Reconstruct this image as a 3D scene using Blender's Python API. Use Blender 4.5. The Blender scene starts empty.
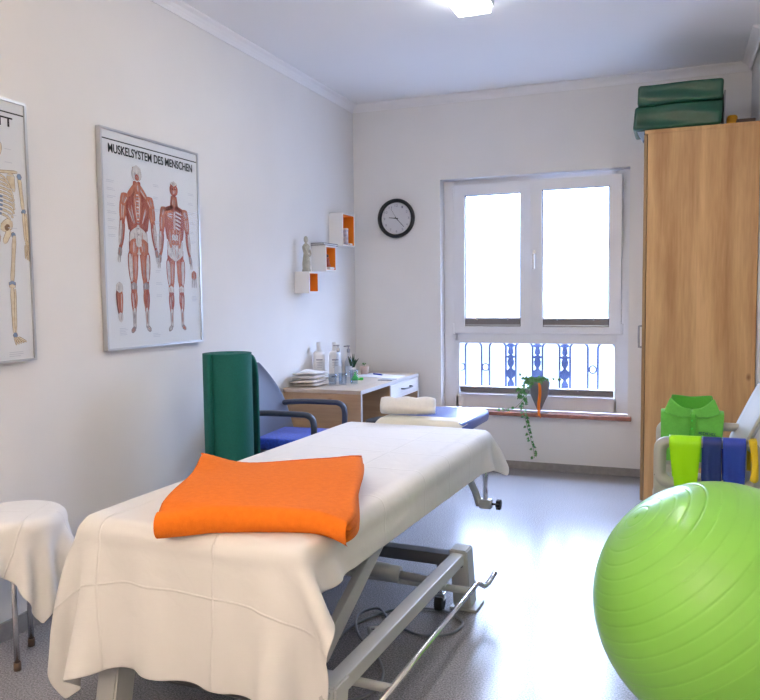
import bpy, bmesh, math, random
import numpy as np
from mathutils import Vector, Matrix
random.seed(7)
PI = math.pi
SC = bpy.context.scene
COL = SC.collection
# ------------------------------------------------------------------ room numbers (metres)
WL, WB, WR, WF, CH = -2.41, 5.67, 0.62, -1.5, 2.83

# ------------------------------------------------------------------ materials
def mat(name, col, rough=.5, metal=0, spec=.5, coat=0, sheen=0, trans=0, ior=1.45, sss=0,
        noise=0, nscale=8, bump=0, bscale=60, stretch=(1,1,1), col2=None, crough=.1, alpha=1):
    m = bpy.data.materials.new(name); m.use_nodes = True
    nt = m.node_tree; b = nt.nodes['Principled BSDF']; L = nt.links
    b.inputs['Base Color'].default_value = (*col, 1)
    b.inputs['Roughness'].default_value = rough
    b.inputs['Metallic'].default_value = metal
    b.inputs['Specular IOR Level'].default_value = spec
    b.inputs['Coat Weight'].default_value = coat
    b.inputs['Coat Roughness'].default_value = crough
    b.inputs['Sheen Weight'].default_value = sheen
    b.inputs['Transmission Weight'].default_value = trans
    b.inputs['IOR'].default_value = ior
    b.inputs['Alpha'].default_value = alpha
    if sss:
        b.inputs['Subsurface Weight'].default_value = sss
        b.inputs['Subsurface Radius'].default_value = (.05, .05, .03)
    tc = nt.nodes.new('ShaderNodeTexCoord'); mp = nt.nodes.new('ShaderNodeMapping')
    mp.inputs['Scale'].default_value = stretch
    L.new(tc.outputs['Object'], mp.inputs['Vector'])
    n = nt.nodes.new('ShaderNodeTexNoise'); n.inputs['Scale'].default_value = nscale; n.inputs['Detail'].default_value = 4
    L.new(mp.outputs['Vector'], n.inputs['Vector'])
    r = nt.nodes.new('ShaderNodeValToRGB')
    c2 = col2 if col2 else tuple(c*(1-noise) for c in col)
    r.color_ramp.elements[0].position = .3; r.color_ramp.elements[0].color = (*c2, 1)
    r.color_ramp.elements[1].position = .7; r.color_ramp.elements[1].color = (*col, 1)
    L.new(n.outputs['Fac'], r.inputs['Fac']); L.new(r.outputs['Color'], b.inputs['Base Color'])
    if bump:
        n2 = nt.nodes.new('ShaderNodeTexNoise'); n2.inputs['Scale'].default_value = bscale; n2.inputs['Detail'].default_value = 3
        L.new(tc.outputs['Object'], n2.inputs['Vector'])
        bp = nt.nodes.new('ShaderNodeBump'); bp.inputs['Strength'].default_value = bump; bp.inputs['Distance'].default_value = .002
        L.new(n2.outputs['Fac'], bp.inputs['Height']); L.new(bp.outputs['Normal'], b.inputs['Normal'])
    return m

def wood(name, base, dark, axis='Z', scale=1.0, rough=.45, planks=0):
    m = bpy.data.materials.new(name); m.use_nodes = True
    nt = m.node_tree; b = nt.nodes['Principled BSDF']; L = nt.links
    tc = nt.nodes.new('ShaderNodeTexCoord'); mp = nt.nodes.new('ShaderNodeMapping')
    s = {'Z': (7, 7, .55), 'X': (.55, 7, 7), 'Y': (7, .55, 7)}[axis]
    mp.inputs['Scale'].default_value = [v*scale for v in s]
    L.new(tc.outputs['Object'], mp.inputs['Vector'])
    n = nt.nodes.new('ShaderNodeTexNoise'); n.inputs['Scale'].default_value = 1.6; n.inputs['Detail'].default_value = 6
    n.inputs['Distortion'].default_value = .5
    L.new(mp.outputs['Vector'], n.inputs['Vector'])
    n2 = nt.nodes.new('ShaderNodeTexNoise'); n2.inputs['Scale'].default_value = 14; n2.inputs['Detail'].default_value = 4
    L.new(mp.outputs['Vector'], n2.inputs['Vector'])
    mx = nt.nodes.new('ShaderNodeMath'); mx.operation = 'MULTIPLY_ADD'; mx.inputs[1].default_value = .3
    L.new(n2.outputs['Fac'], mx.inputs[0]); L.new(n.outputs['Fac'], mx.inputs[2])
    r = nt.nodes.new('ShaderNodeValToRGB')
    r.color_ramp.elements[0].position = .45; r.color_ramp.elements[0].color = (*dark, 1)
    r.color_ramp.elements[1].position = .82; r.color_ramp.elements[1].color = (*base, 1)
    L.new(mx.outputs[0], r.inputs['Fac'])
    # small knots
    v = nt.nodes.new('ShaderNodeTexVoronoi'); v.inputs['Scale'].default_value = 1.15; v.inputs['Randomness'].default_value = 1
    mp2 = nt.nodes.new('ShaderNodeMapping'); mp2.inputs['Scale'].default_value = {'Z': (3.2, 3.2, 1.9), 'X': (1.9, 3.2, 3.2), 'Y': (3.2, 1.9, 3.2)}[axis]
    L.new(tc.outputs['Object'], mp2.inputs['Vector']); L.new(mp2.outputs['Vector'], v.inputs['Vector'])
    kr = nt.nodes.new('ShaderNodeValToRGB')
    kr.color_ramp.elements[0].position = .015; kr.color_ramp.elements[0].color = (.32, .17, .07, 1)
    kr.color_ramp.elements[1].position = .06; kr.color_ramp.elements[1].color = (1, 1, 1, 1)
    L.new(v.outputs['Distance'], kr.inputs['Fac'])
    mm = nt.nodes.new('ShaderNodeMix'); mm.data_type = 'RGBA'; mm.blend_type = 'MULTIPLY'; mm.inputs[0].default_value = .7
    L.new(r.outputs['Color'], mm.inputs[6]); L.new(kr.outputs['Color'], mm.inputs[7])
    out = mm.outputs[2]
    if planks:   # glued lamella look of the veneer: each stave a slightly different tone
        sx = nt.nodes.new('ShaderNodeSeparateXYZ'); L.new(tc.outputs['Object'], sx.inputs[0])
        a = nt.nodes.new('ShaderNodeMath'); a.operation = 'MULTIPLY'; a.inputs[1].default_value = planks
        L.new(sx.outputs['X'], a.inputs[0])
        f = nt.nodes.new('ShaderNodeMath'); f.operation = 'FLOOR'; L.new(a.outputs[0], f.inputs[0])
        w = nt.nodes.new('ShaderNodeTexWhiteNoise'); w.noise_dimensions = '1D'; L.new(f.outputs[0], w.inputs['W'])
        mr = nt.nodes.new('ShaderNodeMapRange'); mr.inputs['To Min'].default_value = .93; mr.inputs['To Max'].default_value = 1.04
        L.new(w.outputs['Value'], mr.inputs['Value'])
        m3 = nt.nodes.new('ShaderNodeMix'); m3.data_type = 'RGBA'; m3.blend_type = 'MULTIPLY'; m3.inputs[0].default_value = 1
        L.new(out, m3.inputs[6]); L.new(mr.outputs['Result'], m3.inputs[7]); out = m3.outputs[2]
    L.new(out, b.inputs['Base Color'])
    b.inputs['Roughness'].default_value = rough
    return m

def cloth_mat(name, col, creases_u=(), creases_v=(), rough=.85, bump=.25, weave=700):
    """matt cotton with pressed fold creases at given cloth (UV) positions in metres"""
    m = bpy.data.materials.new(name); m.use_nodes = True
    nt = m.node_tree; b = nt.nodes['Principled BSDF']; L = nt.links
    b.inputs['Base Color'].default_value = (*col, 1); b.inputs['Roughness'].default_value = rough
    b.inputs['Sheen Weight'].default_value = .15
    uv = nt.nodes.new('ShaderNodeTexCoord'); sx = nt.nodes.new('ShaderNodeSeparateXYZ')
    L.new(uv.outputs['UV'], sx.inputs[0])
    wn = nt.nodes.new('ShaderNodeTexNoise'); wn.inputs['Scale'].default_value = 3; L.new(uv.outputs['UV'], wn.inputs['Vector'])
    acc = None
    for ax, vals in (('X', creases_u), ('Y', creases_v)):
        for v in vals:
            s = nt.nodes.new('ShaderNodeMath'); s.operation = 'MULTIPLY_ADD'; s.inputs[1].default_value = .03; s.inputs[2].default_value = -v-.015
            L.new(wn.outputs['Fac'], s.inputs[0])
            a = nt.nodes.new('ShaderNodeMath'); a.operation = 'ADD'; L.new(sx.outputs[ax], a.inputs[0]); L.new(s.outputs[0], a.inputs[1])
            ab = nt.nodes.new('ShaderNodeMath'); ab.operation = 'ABSOLUTE'; L.new(a.outputs[0], ab.inputs[0])
            mr = nt.nodes.new('ShaderNodeMapRange'); mr.inputs['From Min'].default_value = 0; mr.inputs['From Max'].default_value = .005
            mr.inputs['To Min'].default_value = 1; mr.inputs['To Max'].default_value = 0; mr.interpolation_type = 'SMOOTHSTEP'
            L.new(ab.outputs[0], mr.inputs['Value'])
            if acc is None: acc = mr.outputs['Result']
            else:
                ad = nt.nodes.new('ShaderNodeMath'); ad.operation = 'MAXIMUM'; L.new(acc, ad.inputs[0]); L.new(mr.outputs['Result'], ad.inputs[1]); acc = ad.outputs[0]
    fine = nt.nodes.new('ShaderNodeTexNoise'); fine.inputs['Scale'].default_value = 9; fine.inputs['Detail'].default_value = 3
    fine.inputs['Distortion'].default_value = .8
    L.new(uv.outputs['UV'], fine.inputs['Vector'])
    b1 = nt.nodes.new('ShaderNodeBump'); b1.inputs['Strength'].default_value = bump; b1.inputs['Distance'].default_value = .01
    L.new(fine.outputs['Fac'], b1.inputs['Height'])
    last = b1
    if acc is not None:
        b2 = nt.nodes.new('ShaderNodeBump'); b2.inputs['Strength'].default_value = .6; b2.inputs['Distance'].default_value = .0035
        L.new(acc, b2.inputs['Height']); L.new(b1.outputs['Normal'], b2.inputs['Normal']); last = b2
    L.new(last.outputs['Normal'], b.inputs['Normal'])
    return m

def floor_mat():
    m = bpy.data.materials.new('speckled_vinyl'); m.use_nodes = True
    nt = m.node_tree; b = nt.nodes['Principled BSDF']; L = nt.links
    tc = nt.nodes.new('ShaderNodeTexCoord')
    n = nt.nodes.new('ShaderNodeTexNoise'); n.inputs['Scale'].default_value = 170; n.inputs['Detail'].default_value = 2
    L.new(tc.outputs['Object'], n.inputs['Vector'])
    r = nt.nodes.new('ShaderNodeValToRGB')
    e = r.color_ramp.elements
    e[0].position = .34; e[0].color = (.17, .165, .18, 1)
    e[1].position = .68; e[1].color = (.40, .39, .40, 1)
    q = e.new(.5); q.color = (.275, .268, .285, 1)
    L.new(n.outputs['Fac'], r.inputs['Fac'])
    n1 = nt.nodes.new('ShaderNodeTexNoise'); n1.inputs['Scale'].default_value = 2.5; n1.inputs['Detail'].default_value = 4
    L.new(tc.outputs['Object'], n1.inputs['Vector'])
    mr = nt.nodes.new('ShaderNodeMapRange'); mr.inputs['To Min'].default_value = .88; mr.inputs['To Max'].default_value = 1.1
    L.new(n1.outputs['Fac'], mr.inputs['Value'])
    mm = nt.nodes.new('ShaderNodeMix'); mm.data_type = 'RGBA'; mm.blend_type = 'MULTIPLY'; mm.inputs[0].default_value = 1
    L.new(r.outputs['Color'], mm.inputs[6]); L.new(mr.outputs['Result'], mm.inputs[7]); L.new(mm.outputs[2], b.inputs['Base Color'])
    mr2 = nt.nodes.new('ShaderNodeMapRange'); mr2.inputs['To Min'].default_value = .22; mr2.inputs['To Max'].default_value = .24
    L.new(n1.outputs['Fac'], mr2.inputs['Value']); L.new(mr2.outputs['Result'], b.inputs['Roughness'])
    bn = nt.nodes.new('ShaderNodeTexNoise'); bn.inputs['Scale'].default_value = 55; bn.inputs['Detail'].default_value = 3
    L.new(tc.outputs['Object'], bn.inputs['Vector'])
    bp = nt.nodes.new('ShaderNodeBump'); bp.inputs['Strength'].default_value = .05; bp.inputs['Distance'].default_value = .002
    b.inputs['Specular IOR Level'].default_value = .4
    return m

M = dict(
 wall=mat('wall_paint', (.80, .79, .785), .75, bump=.25, bscale=180, noise=.03, nscale=3),
 ceil=mat('ceiling_paint', (.86, .86, .88), .8, bump=.1, bscale=90),
 floor=floor_mat(),
 skirt=mat('skirting_grey', (.30, .29, .29), .5, noise=.2, nscale=30),
 pvc=mat('white_window_plastic', (.80, .81, .85), .3, spec=.5, noise=.02),
 gasket=mat('black_gasket', (.03, .03, .035), .6),
 blind=mat('grey_pleated_blind', (.36, .33, .33), .7, noise=.3, nscale=120, stretch=(1, 1, 20)),
 sill=mat('red_marble', (.42, .17, .12), .25, noise=.55, nscale=26, col2=(.27, .12, .09), coat=.3),
 metal=mat('painted_grey_metal', (.56, .57, .57), .42, metal=.2, noise=.05, bump=.1, bscale=300),
 dmetal=mat('dark_grey_metal', (.15, .155, .17), .4, metal=.4, noise=.1),
 chrome=mat('brushed_chrome', (.72, .73, .75), .2, metal=1, noise=.05, nscale=40),
 alu=mat('silver_aluminium', (.62, .63, .65), .32, metal=.9, noise=.05),
 black=mat('black_plastic', (.015, .016, .02), .4, noise=.3),
 rubber=mat('black_rubber', (.02, .02, .02), .7),
 iron=mat('blue_grey_wrought_iron', (.025, .04, .10), .6, noise=.2),
 orange=mat('orange_fleece', (.80, .185, .008), .95, sheen=.0, noise=.04, nscale=60, bump=.9, bscale=420, col2=(.74, .16, .006)),
 stitch=mat('orange_overlock_thread', (.66, .12, .012), .9, bump=.8, bscale=400),
 towel=mat('white_terry', (.82, .79, .75), .95, sheen=.3, bump=.9, bscale=350, noise=.05, nscale=80),
 towel2=mat('pale_cream_terry', (.78, .71, .63), .95, sheen=.3, bump=.9, bscale=350, noise=.06, nscale=80),
 sheet=cloth_mat('white_cotton_sheet', (.76, .75, .745), creases_u=(.36, .77), creases_v=(.26, .95, 1.33, 1.62, 1.90, 2.10), bump=.3),
 stoolcloth=cloth_mat('white_linen', (.80, .79, .785), creases_u=(.33,), creases_v=(.3,), bump=.5),
 paperc=cloth_mat('cream_paper_cover', (.80, .78, .68), bump=.3),
 blueviny=mat('blue_vinyl', (.035, .10, .42), .3, coat=.4, noise=.1, bump=.1, bscale=200),
 bluefab=mat('bright_blue_fabric', (.022, .09, .68), .9, sheen=.25, noise=.45, nscale=90, bump=.8, bscale=300),
 slate=mat('slate_blue_plastic', (.15, .18, .26), .42, noise=.05, bump=.15, bscale=400),
 slate2=mat('dark_blue_grey_plastic', (.045, .06, .095), .38, noise=.05, bump=.1, bscale=400),
 mat=mat('dark_teal_foam', (.002, .125, .105), .75, noise=.15, nscale=160, bump=.7, bscale=380, col2=(.001, .10, .085)),
 ball=mat('lime_vinyl', (.27, .65, .10), .30, spec=.5, coat=.25, noise=.03, crough=.15, sss=.12),
 wood=wood('oak_veneer', (.72, .44, .20), (.46, .235, .085), 'Z', .8, .42, planks=6.5),
 wooddk=wood('oak_edge_dark', (.40, .24, .11), (.30, .17, .07), 'Z', 1.0, .5),
 deskw=wood('desk_oak', (.52, .36, .225), (.38, .25, .145), 'Y', 1.0, .45),
 deskx=wood('desk_oak_panel', (.50, .335, .20), (.36, .23, .13), 'X', 1.0, .45),
 deskt=wood('desk_oak_top', (.60, .50, .40), (.50, .40, .31), 'Y', 1.0, .35),
 edge=mat('pale_edge_band', (.50, .48, .47), .4, noise=.05),
 drawer=wood('pale_drawer_front', (.68, .66, .66), (.55, .52, .50), 'Y', 1.0, .45),
 white=mat('white_lacquer', (.80, .79, .78), .4, noise=.02),
 orin=mat('orange_lacquer', (.90, .27, .02), .5, noise=.05),
 paper=mat('white_paper', (.83, .83, .84), .6, noise=.02),
 print=mat('poster_paper', (.80, .79, .79), .5, noise=.03, nscale=3),
 ink=mat('black_ink', (.02, .02, .02), .6),
 faint=mat('faint_grey_print', (.62, .62, .65), .6),
 glass=mat('clear_glass', (1, 1, 1), .0, trans=1, ior=1.45),
 bglass=mat('bottle_glass', (.90, .94, .98), .02, trans=1, ior=1.4),
 m1=mat('muscle_red', (.32, .045, .025), .6, noise=.6, nscale=70, stretch=(1, 3, .5), col2=(.50, .17, .11)),
 m2=mat('muscle_orange_red', (.46, .11, .05), .6, noise=.5, nscale=70, stretch=(1, 3, .5), col2=(.56, .24, .15)),
 m3=mat('muscle_dark_red', (.24, .045, .035), .6, noise=.4, nscale=60),
 m4=mat('tendon_white', (.72, .66, .62), .6, noise=.25, nscale=60),
 m5=mat('tendon_shade', (.40, .35, .34), .6, noise=.3, nscale=60),
 bone=mat('bone_print', (.66, .52, .34), .6, noise=.3, nscale=40, col2=(.80, .70, .52)),
 boned=mat('bone_shade_print', (.34, .20, .11), .6, noise=.3, nscale=40),
 carti=mat('blue_cartilage_print', (.25, .34, .50), .6, noise=.3, nscale=60),
 figur=mat('aged_stone', (.52, .50, .42), .8, noise=.25, nscale=40, bump=.4, bscale=100),
 lime=mat('lime_latex', (.36, .80, .0), .38, noise=.04, sss=.1),
 nblue=mat('navy_latex', (.016, .035, .20), .38, noise=.1),
 rblue=mat('royal_blue_latex', (.018, .05, .40), .38, noise=.1),
 yellow=mat('yellow_latex', (.80, .58, .03), .45, noise=.05),
 amber=mat('amber_foam', (.80, .38, .01), .6, noise=.1),
 shirt=mat('green_jersey', (.15, .55, .08), .9, sheen=.25, noise=.1, nscale=90, bump=.6, bscale=500),
 shirtd=mat('green_rib_knit', (.085, .42, .04), .9, sheen=.2, noise=.1, nscale=120, bump=.7, bscale=500),
 logo=mat('navy_thread', (.015, .03, .12), .8),
 chairw=mat('pale_grey_plastic', (.47, .465, .43), .42, noise=.03, bump=.1, bscale=400),
 gviny=mat('bottle_green_vinyl', (.012, .085, .045), .33, coat=.35, noise=.2, nscale=12, bump=.5, bscale=25),
 lining=mat('grey_lining', (.36, .36, .38), .7, noise=.1),
 pbag=mat('pale_blue_fabric', (.35, .45, .62), .8, noise=.1),
 leaf=mat('ivy_green', (.05, .17, .04), .5, noise=.5, nscale=30, col2=(.09, .27, .07)),
 leafp=mat('ivy_pale_green', (.16, .34, .12), .5, noise=.5, nscale=30, col2=(.07, .24, .14)),
 stem=mat('ivy_stem', (.10, .12, .04), .6),
 soil=mat('potting_soil', (.03, .02, .015), .95, noise=.5),
 potg=mat('grey_zinc_planter', (.20, .20, .22), .5, metal=.2, noise=.15),
 ribbon=mat('orange_ribbon', (.95, .24, .02), .5, noise=.15, nscale=60),
 brown=mat('dark_brown_cover', (.12, .075, .05), .6, noise=.2),
 pgreen=mat('green_toy_plastic', (.05, .58, .07), .35, noise=.05),
 terra=mat('pinkish_ceramic', (.52, .40, .36), .5, noise=.1),
 pcactus=mat('dark_succulent', (.02, .09, .04), .6, noise=.3),
 penb=mat('blue_pen_plastic', (.02, .06, .50), .35),
 skin=mat('figurine_clay', (.40, .10, .06), .6, noise=.2),
 dkbook=mat('dark_book_cover', (.035, .04, .07), .5, noise=.1),
 tubeb=mat('blue_white_tin', (.30, .38, .55), .4, noise=.6, nscale=45, col2=(.75, .76, .80)),
 clockf=mat('clock_face', (.66, .66, .70), .5, noise=.02),
 cable=mat('grey_cable', (.20, .21, .24), .5),
 label=mat('grey_print', (.25, .25, .32), .6),
 labelw=mat('white_sticker', (.72, .72, .66), .5, noise=.1),
 yel2=mat('clear_liquid_label', (.55, .60, .68), .5),
)
def emis(name, col, s):
    m = bpy.data.materials.new(name); m.use_nodes = True
    b = m.node_tree.nodes['Principled BSDF']
    b.inputs['Base Color'].default_value = (*col, 1); b.inputs['Emission Color'].default_value = (*col, 1); b.inputs['Emission Strength'].default_value = s
    return m
M['lampcool'] = emis('lamp_diffuser_glow', (.93, .96, 1), 9.0)
M['uplight_fill'] = emis('added_uplight_glow', (1, .80, .60), 250.0)  # warm emission of the added uplighter behind the camera

# window pane glass: thin, lets daylight straight through, with a faint real reflection
def pane_mat():
    m = bpy.data.materials.new('window_pane_glass'); m.use_nodes = True
    nt = m.node_tree; L = nt.links; nt.nodes.clear()
    o = nt.nodes.new('ShaderNodeOutputMaterial'); t = nt.nodes.new('ShaderNodeBsdfTransparent'); g = nt.nodes.new('ShaderNodeBsdfGlossy')
    t.inputs[0].default_value = (.97, .985, 1, 1); g.inputs['Roughness'].default_value = .02
    f = nt.nodes.new('ShaderNodeFresnel'); f.inputs['IOR'].default_value = 1.25
    ge = nt.nodes.new('ShaderNodeNewGeometry'); iv = nt.nodes.new('ShaderNodeMath'); iv.operation = 'SUBTRACT'; iv.inputs[0].default_value = 1
    L.new(ge.outputs['Backfacing'], iv.inputs[1]); fm = nt.nodes.new('ShaderNodeMath'); fm.operation = 'MULTIPLY'; L.new(f.outputs[0], fm.inputs[0]); L.new(iv.outputs[0], fm.inputs[1])
    x = nt.nodes.new('ShaderNodeMixShader'); L.new(fm.outputs[0], x.inputs[0]); L.new(t.outputs[0], x.inputs[1]); L.new(g.outputs[0], x.inputs[2]); L.new(x.outputs[0], o.inputs[0])
    return m
M['pane'] = pane_mat()
M['bglass'] = pane_mat(); M['bglass'].name = 'clear_bottle_glass'
for n_ in M['bglass'].node_tree.nodes:
    if n_.type == 'FRESNEL': n_.inputs['IOR'].default_value = 1.5
    if n_.type == 'BSDF_TRANSPARENT': n_.inputs[0].default_value = (.86, .90, .95, 1)
M['glazing'] = pane_mat()
M['glazing'].name = 'poster_glazing'
for n_ in M['glazing'].node_tree.nodes:
    if n_.type == 'FRESNEL': n_.inputs['IOR'].default_value = 1.12
    if n_.type == 'BSDF_GLOSSY': n_.inputs['Roughness'].default_value = .06

# ------------------------------------------------------------------ mesh helpers
def box(bm, x0, x1, y0, y1, z0, z1, bev=0, seg=2, mi=0, T=None):
    r = bmesh.ops.create_cube(bm, size=1)
    vs = r['verts']
    for v in vs:
        v.co = Vector(((x0+x1)/2 + v.co.x*(x1-x0), (y0+y1)/2 + v.co.y*(y1-y0), (z0+z1)/2 + v.co.z*(z1-z0)))
    fs = {f for v in vs for f in v.link_faces}
    if bev:
        es = {e for f in fs for e in f.edges}
        rr = bmesh.ops.bevel(bm, geom=list(es), offset=bev, segments=seg, profile=.5, affect='EDGES')
        vs = {v for f in rr['faces'] for v in f.verts} | {v for v in vs if v.is_valid}
        fs = {f for v in vs for f in v.link_faces}
    for f in fs: f.material_index = mi
    if T is not None: bmesh.ops.transform(bm, matrix=T, verts=list(vs))
    return bm
def B(*a, **k): return box(bmesh.new(), *a, **k)

def tube(bm, pts, r, seg=10, closed=False, radii=None, mi=0, sx=1, cap=True):
    pts = [Vector(p) for p in pts]; n = len(pts); rings = []
    T = []
    for i in range(n):
        if closed: d = pts[(i+1) % n]-pts[i-1]
        else: d = pts[min(i+1, n-1)]-pts[max(i-1, 0)]
        T.append(d.normalized())
    up = Vector((0, 0, 1)) if abs(T[0].z) < .9 else Vector((0, 1, 0))
    nrm = (up-T[0]*up.dot(T[0])).normalized()
    for i in range(n):
        nrm = (nrm-T[i]*nrm.dot(T[i])).normalized(); bn = T[i].cross(nrm)
        rr = radii[i] if radii else r
        rings.append([bm.verts.new(pts[i]+nrm*math.cos(2*PI*k/seg)*rr+bn*math.sin(2*PI*k/seg)*rr*sx) for k in range(seg)])
    m = n if closed else n-1
    for i in range(m):
        a, c = rings[i], rings[(i+1) % n]
        for k in range(seg):
            f = bm.faces.new((a[k], a[(k+1) % seg], c[(k+1) % seg], c[k])); f.smooth = True; f.material_index = mi
    if not closed and cap:
        for q in (rings[0][::-1], rings[-1]):
            f = bm.faces.new(q); f.material_index = mi
    return bm

def curvepts(ctrl, n=8, closed=False):
    """Catmull-Rom through the control points"""
    P = [Vector(p) for p in ctrl]; out = []; N = len(P)
    rng = range(N if closed else N-1)
    for i in rng:
        if closed: p0, p1, p2, p3 = P[i-1], P[i], P[(i+1) % N], P[(i+2) % N]
        else: p0, p1, p2, p3 = P[max(i-1, 0)], P[i], P[i+1], P[min(i+2, N-1)]
        for k in range(n):
            t = k/n
            out.append(.5*((2*p1)+(-p0+p2)*t+(2*p0-5*p1+4*p2-p3)*t*t+(-p0+3*p1-3*p2+p3)*t**3))
    if not closed: out.append(P[-1])
    return out

def lathe(bm, prof, cx, cy, seg=24, mi=0, smooth=True, cap=True, z0=0):
    rings = []
    for r, z in prof:
        rings.append([bm.verts.new((cx+r*math.cos(2*PI*k/seg), cy+r*math.sin(2*PI*k/seg), z0+z)) for k in range(seg)])
    for a, c in zip(rings, rings[1:]):
        for k in range(seg):
            f = bm.faces.new((a[k], a[(k+1) % seg], c[(k+1) % seg], c[k])); f.smooth = smooth; f.material_index = mi
    if cap:
        f = bm.faces.new(rings[0][::-1]); f.material_index = mi
        f = bm.faces.new(rings[-1]); f.material_index = mi
    return bm

def prism(bm, poly, axis, a, b, mi=0, bev=0):
    """extrude a 2D polygon along an axis between a and b; poly in the other two coordinates (cyclic order)"""
    def mk(p, t):
        return {'x': (t, p[0], p[1]), 'y': (p[0], t, p[1]), 'z': (p[0], p[1], t)}[axis]
    A = [bm.verts.new(mk(p, a)) for p in poly]; C = [bm.verts.new(mk(p, b)) for p in poly]
    n = len(poly); fs = [bm.faces.new(A[::-1]), bm.faces.new(C)]
    for i in range(n): fs.append(bm.faces.new((A[i], A[(i+1) % n], C[(i+1) % n], C[i])))
    for f in fs: f.material_index = mi
    bmesh.ops.recalc_face_normals(bm, faces=fs)
    if bev:
        es = {e for e in fs[0].edges} | {e for e in fs[1].edges}
        bmesh.ops.bevel(bm, geom=list(es), offset=bev, segments=2, profile=.5, affect='EDGES')
    return bm

def ringplate(bm, outer, inner, axis, a, b, mi=0):
    """plate with a hole: outer and inner loops have the same number of points"""
    def mk(p, t): return {'x': (t, p[0], p[1]), 'y': (p[0], t, p[1]), 'z': (p[0], p[1], t)}[axis]
    n = len(outer)
    V = [[bm.verts.new(mk(p, t)) for p in lp] for lp in (outer, inner) for t in (a, b)]
    oa, ob, ia, ib = V; fs = []
    for i in range(n):
        j = (i+1) % n
        fs += [bm.faces.new((oa[i], oa[j], ia[j], ia[i])), bm.faces.new((ob[i], ib[i], ib[j], ob[j])),
               bm.faces.new((oa[i], ob[i], ob[j], oa[j])), bm.faces.new((ia[i], ia[j], ib[j], ib[i]))]
    for f in fs: f.material_index = mi
    bmesh.ops.recalc_face_normals(bm, faces=fs)
    return bm

def rrect(x0, x1, z0, z1, r, n=6):
    out = []
    for cx, cz, a0 in ((x1-r, z1-r, 0), (x0+r, z1-r, 90), (x0+r, z0+r, 180), (x1-r, z0+r, 270)):
        for k in range(n+1):
            a = math.radians(a0+90*k/n); out.append((cx+r*math.cos(a), cz+r*math.sin(a)))
    return out

def grid_surface(bm, P, uv=None, closed_v=False, mi=0):
    """P[i][j] = points"""
    V = [[bm.verts.new(p) for p in row] for row in P]
    lay = bm.loops.layers.uv.verify() if uv is not None else None
    for i in range(len(V)-1):
        m = len(V[i]); rng = range(m if closed_v else m-1)
        for j in rng:
            jj = (j+1) % m
            f = bm.faces.new((V[i][j], V[i+1][j], V[i+1][jj], V[i][jj])); f.smooth = True; f.material_index = mi
            if lay:
                for lp, (a, c) in zip(f.loops, ((i, j), (i+1, j), (i+1, jj), (i, jj))): lp[lay].uv = uv[a][c]
    return V

def obj(name, bm, mats, parent=None, smooth=None, mods=()):
    """link bm (given in world coordinates) as ONE mesh object; a part is stored relative to its thing"""
    off = Vector((0, 0, 0)); p = parent
    while p is not None: off += p.location; p = p.parent
    me = bpy.data.meshes.new(name)
    bmesh.ops.translate(bm, verts=bm.verts[:], vec=-off)
    bm.normal_update(); bm.to_mesh(me); bm.free()
    for m in (mats if isinstance(mats, (list, tuple)) else [mats]): me.materials.append(M[m] if isinstance(m, str) else m)
    if smooth is True:
        for q in me.polygons: q.use_smooth = True
    o = bpy.data.objects.new(name, me); COL.objects.link(o); o.parent = parent
    for kind, kw in mods:
        md = o.modifiers.new(kind.lower(), kind)
        for k, v in kw.items(): setattr(md, k, v)
    return o
def tag(o, label=None, cat=None, group=None, kind=None):
    if label: o['label'] = label
    if cat: o['category'] = cat
    if group: o['group'] = group
    if kind: o['kind'] = kind
    return o
def thing(name, loc, label, cat, group=None, kind=None):
    o = bpy.data.objects.new(name, None); COL.objects.link(o); o.location = loc; o.empty_display_size = .05
    return tag(o, label, cat, group, kind)
def struct(name, bm, m, **k):
    o = obj(name, bm, m, **k); o['kind'] = 'structure'; return o
def copy_tree(src, loc, label=None, parent=None):
    c = src.copy(); COL.objects.link(c)
    if parent is not None: c.parent = parent
    else: c.location = loc
    if label: c['label'] = label
    for ch in list(src.children): copy_tree(ch, None, None, c)
    return c
SUB = lambda n: ('SUBSURF', dict(levels=n, render_levels=n))
SOL = lambda t, o=0: ('SOLIDIFY', dict(thickness=t, offset=o))

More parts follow.
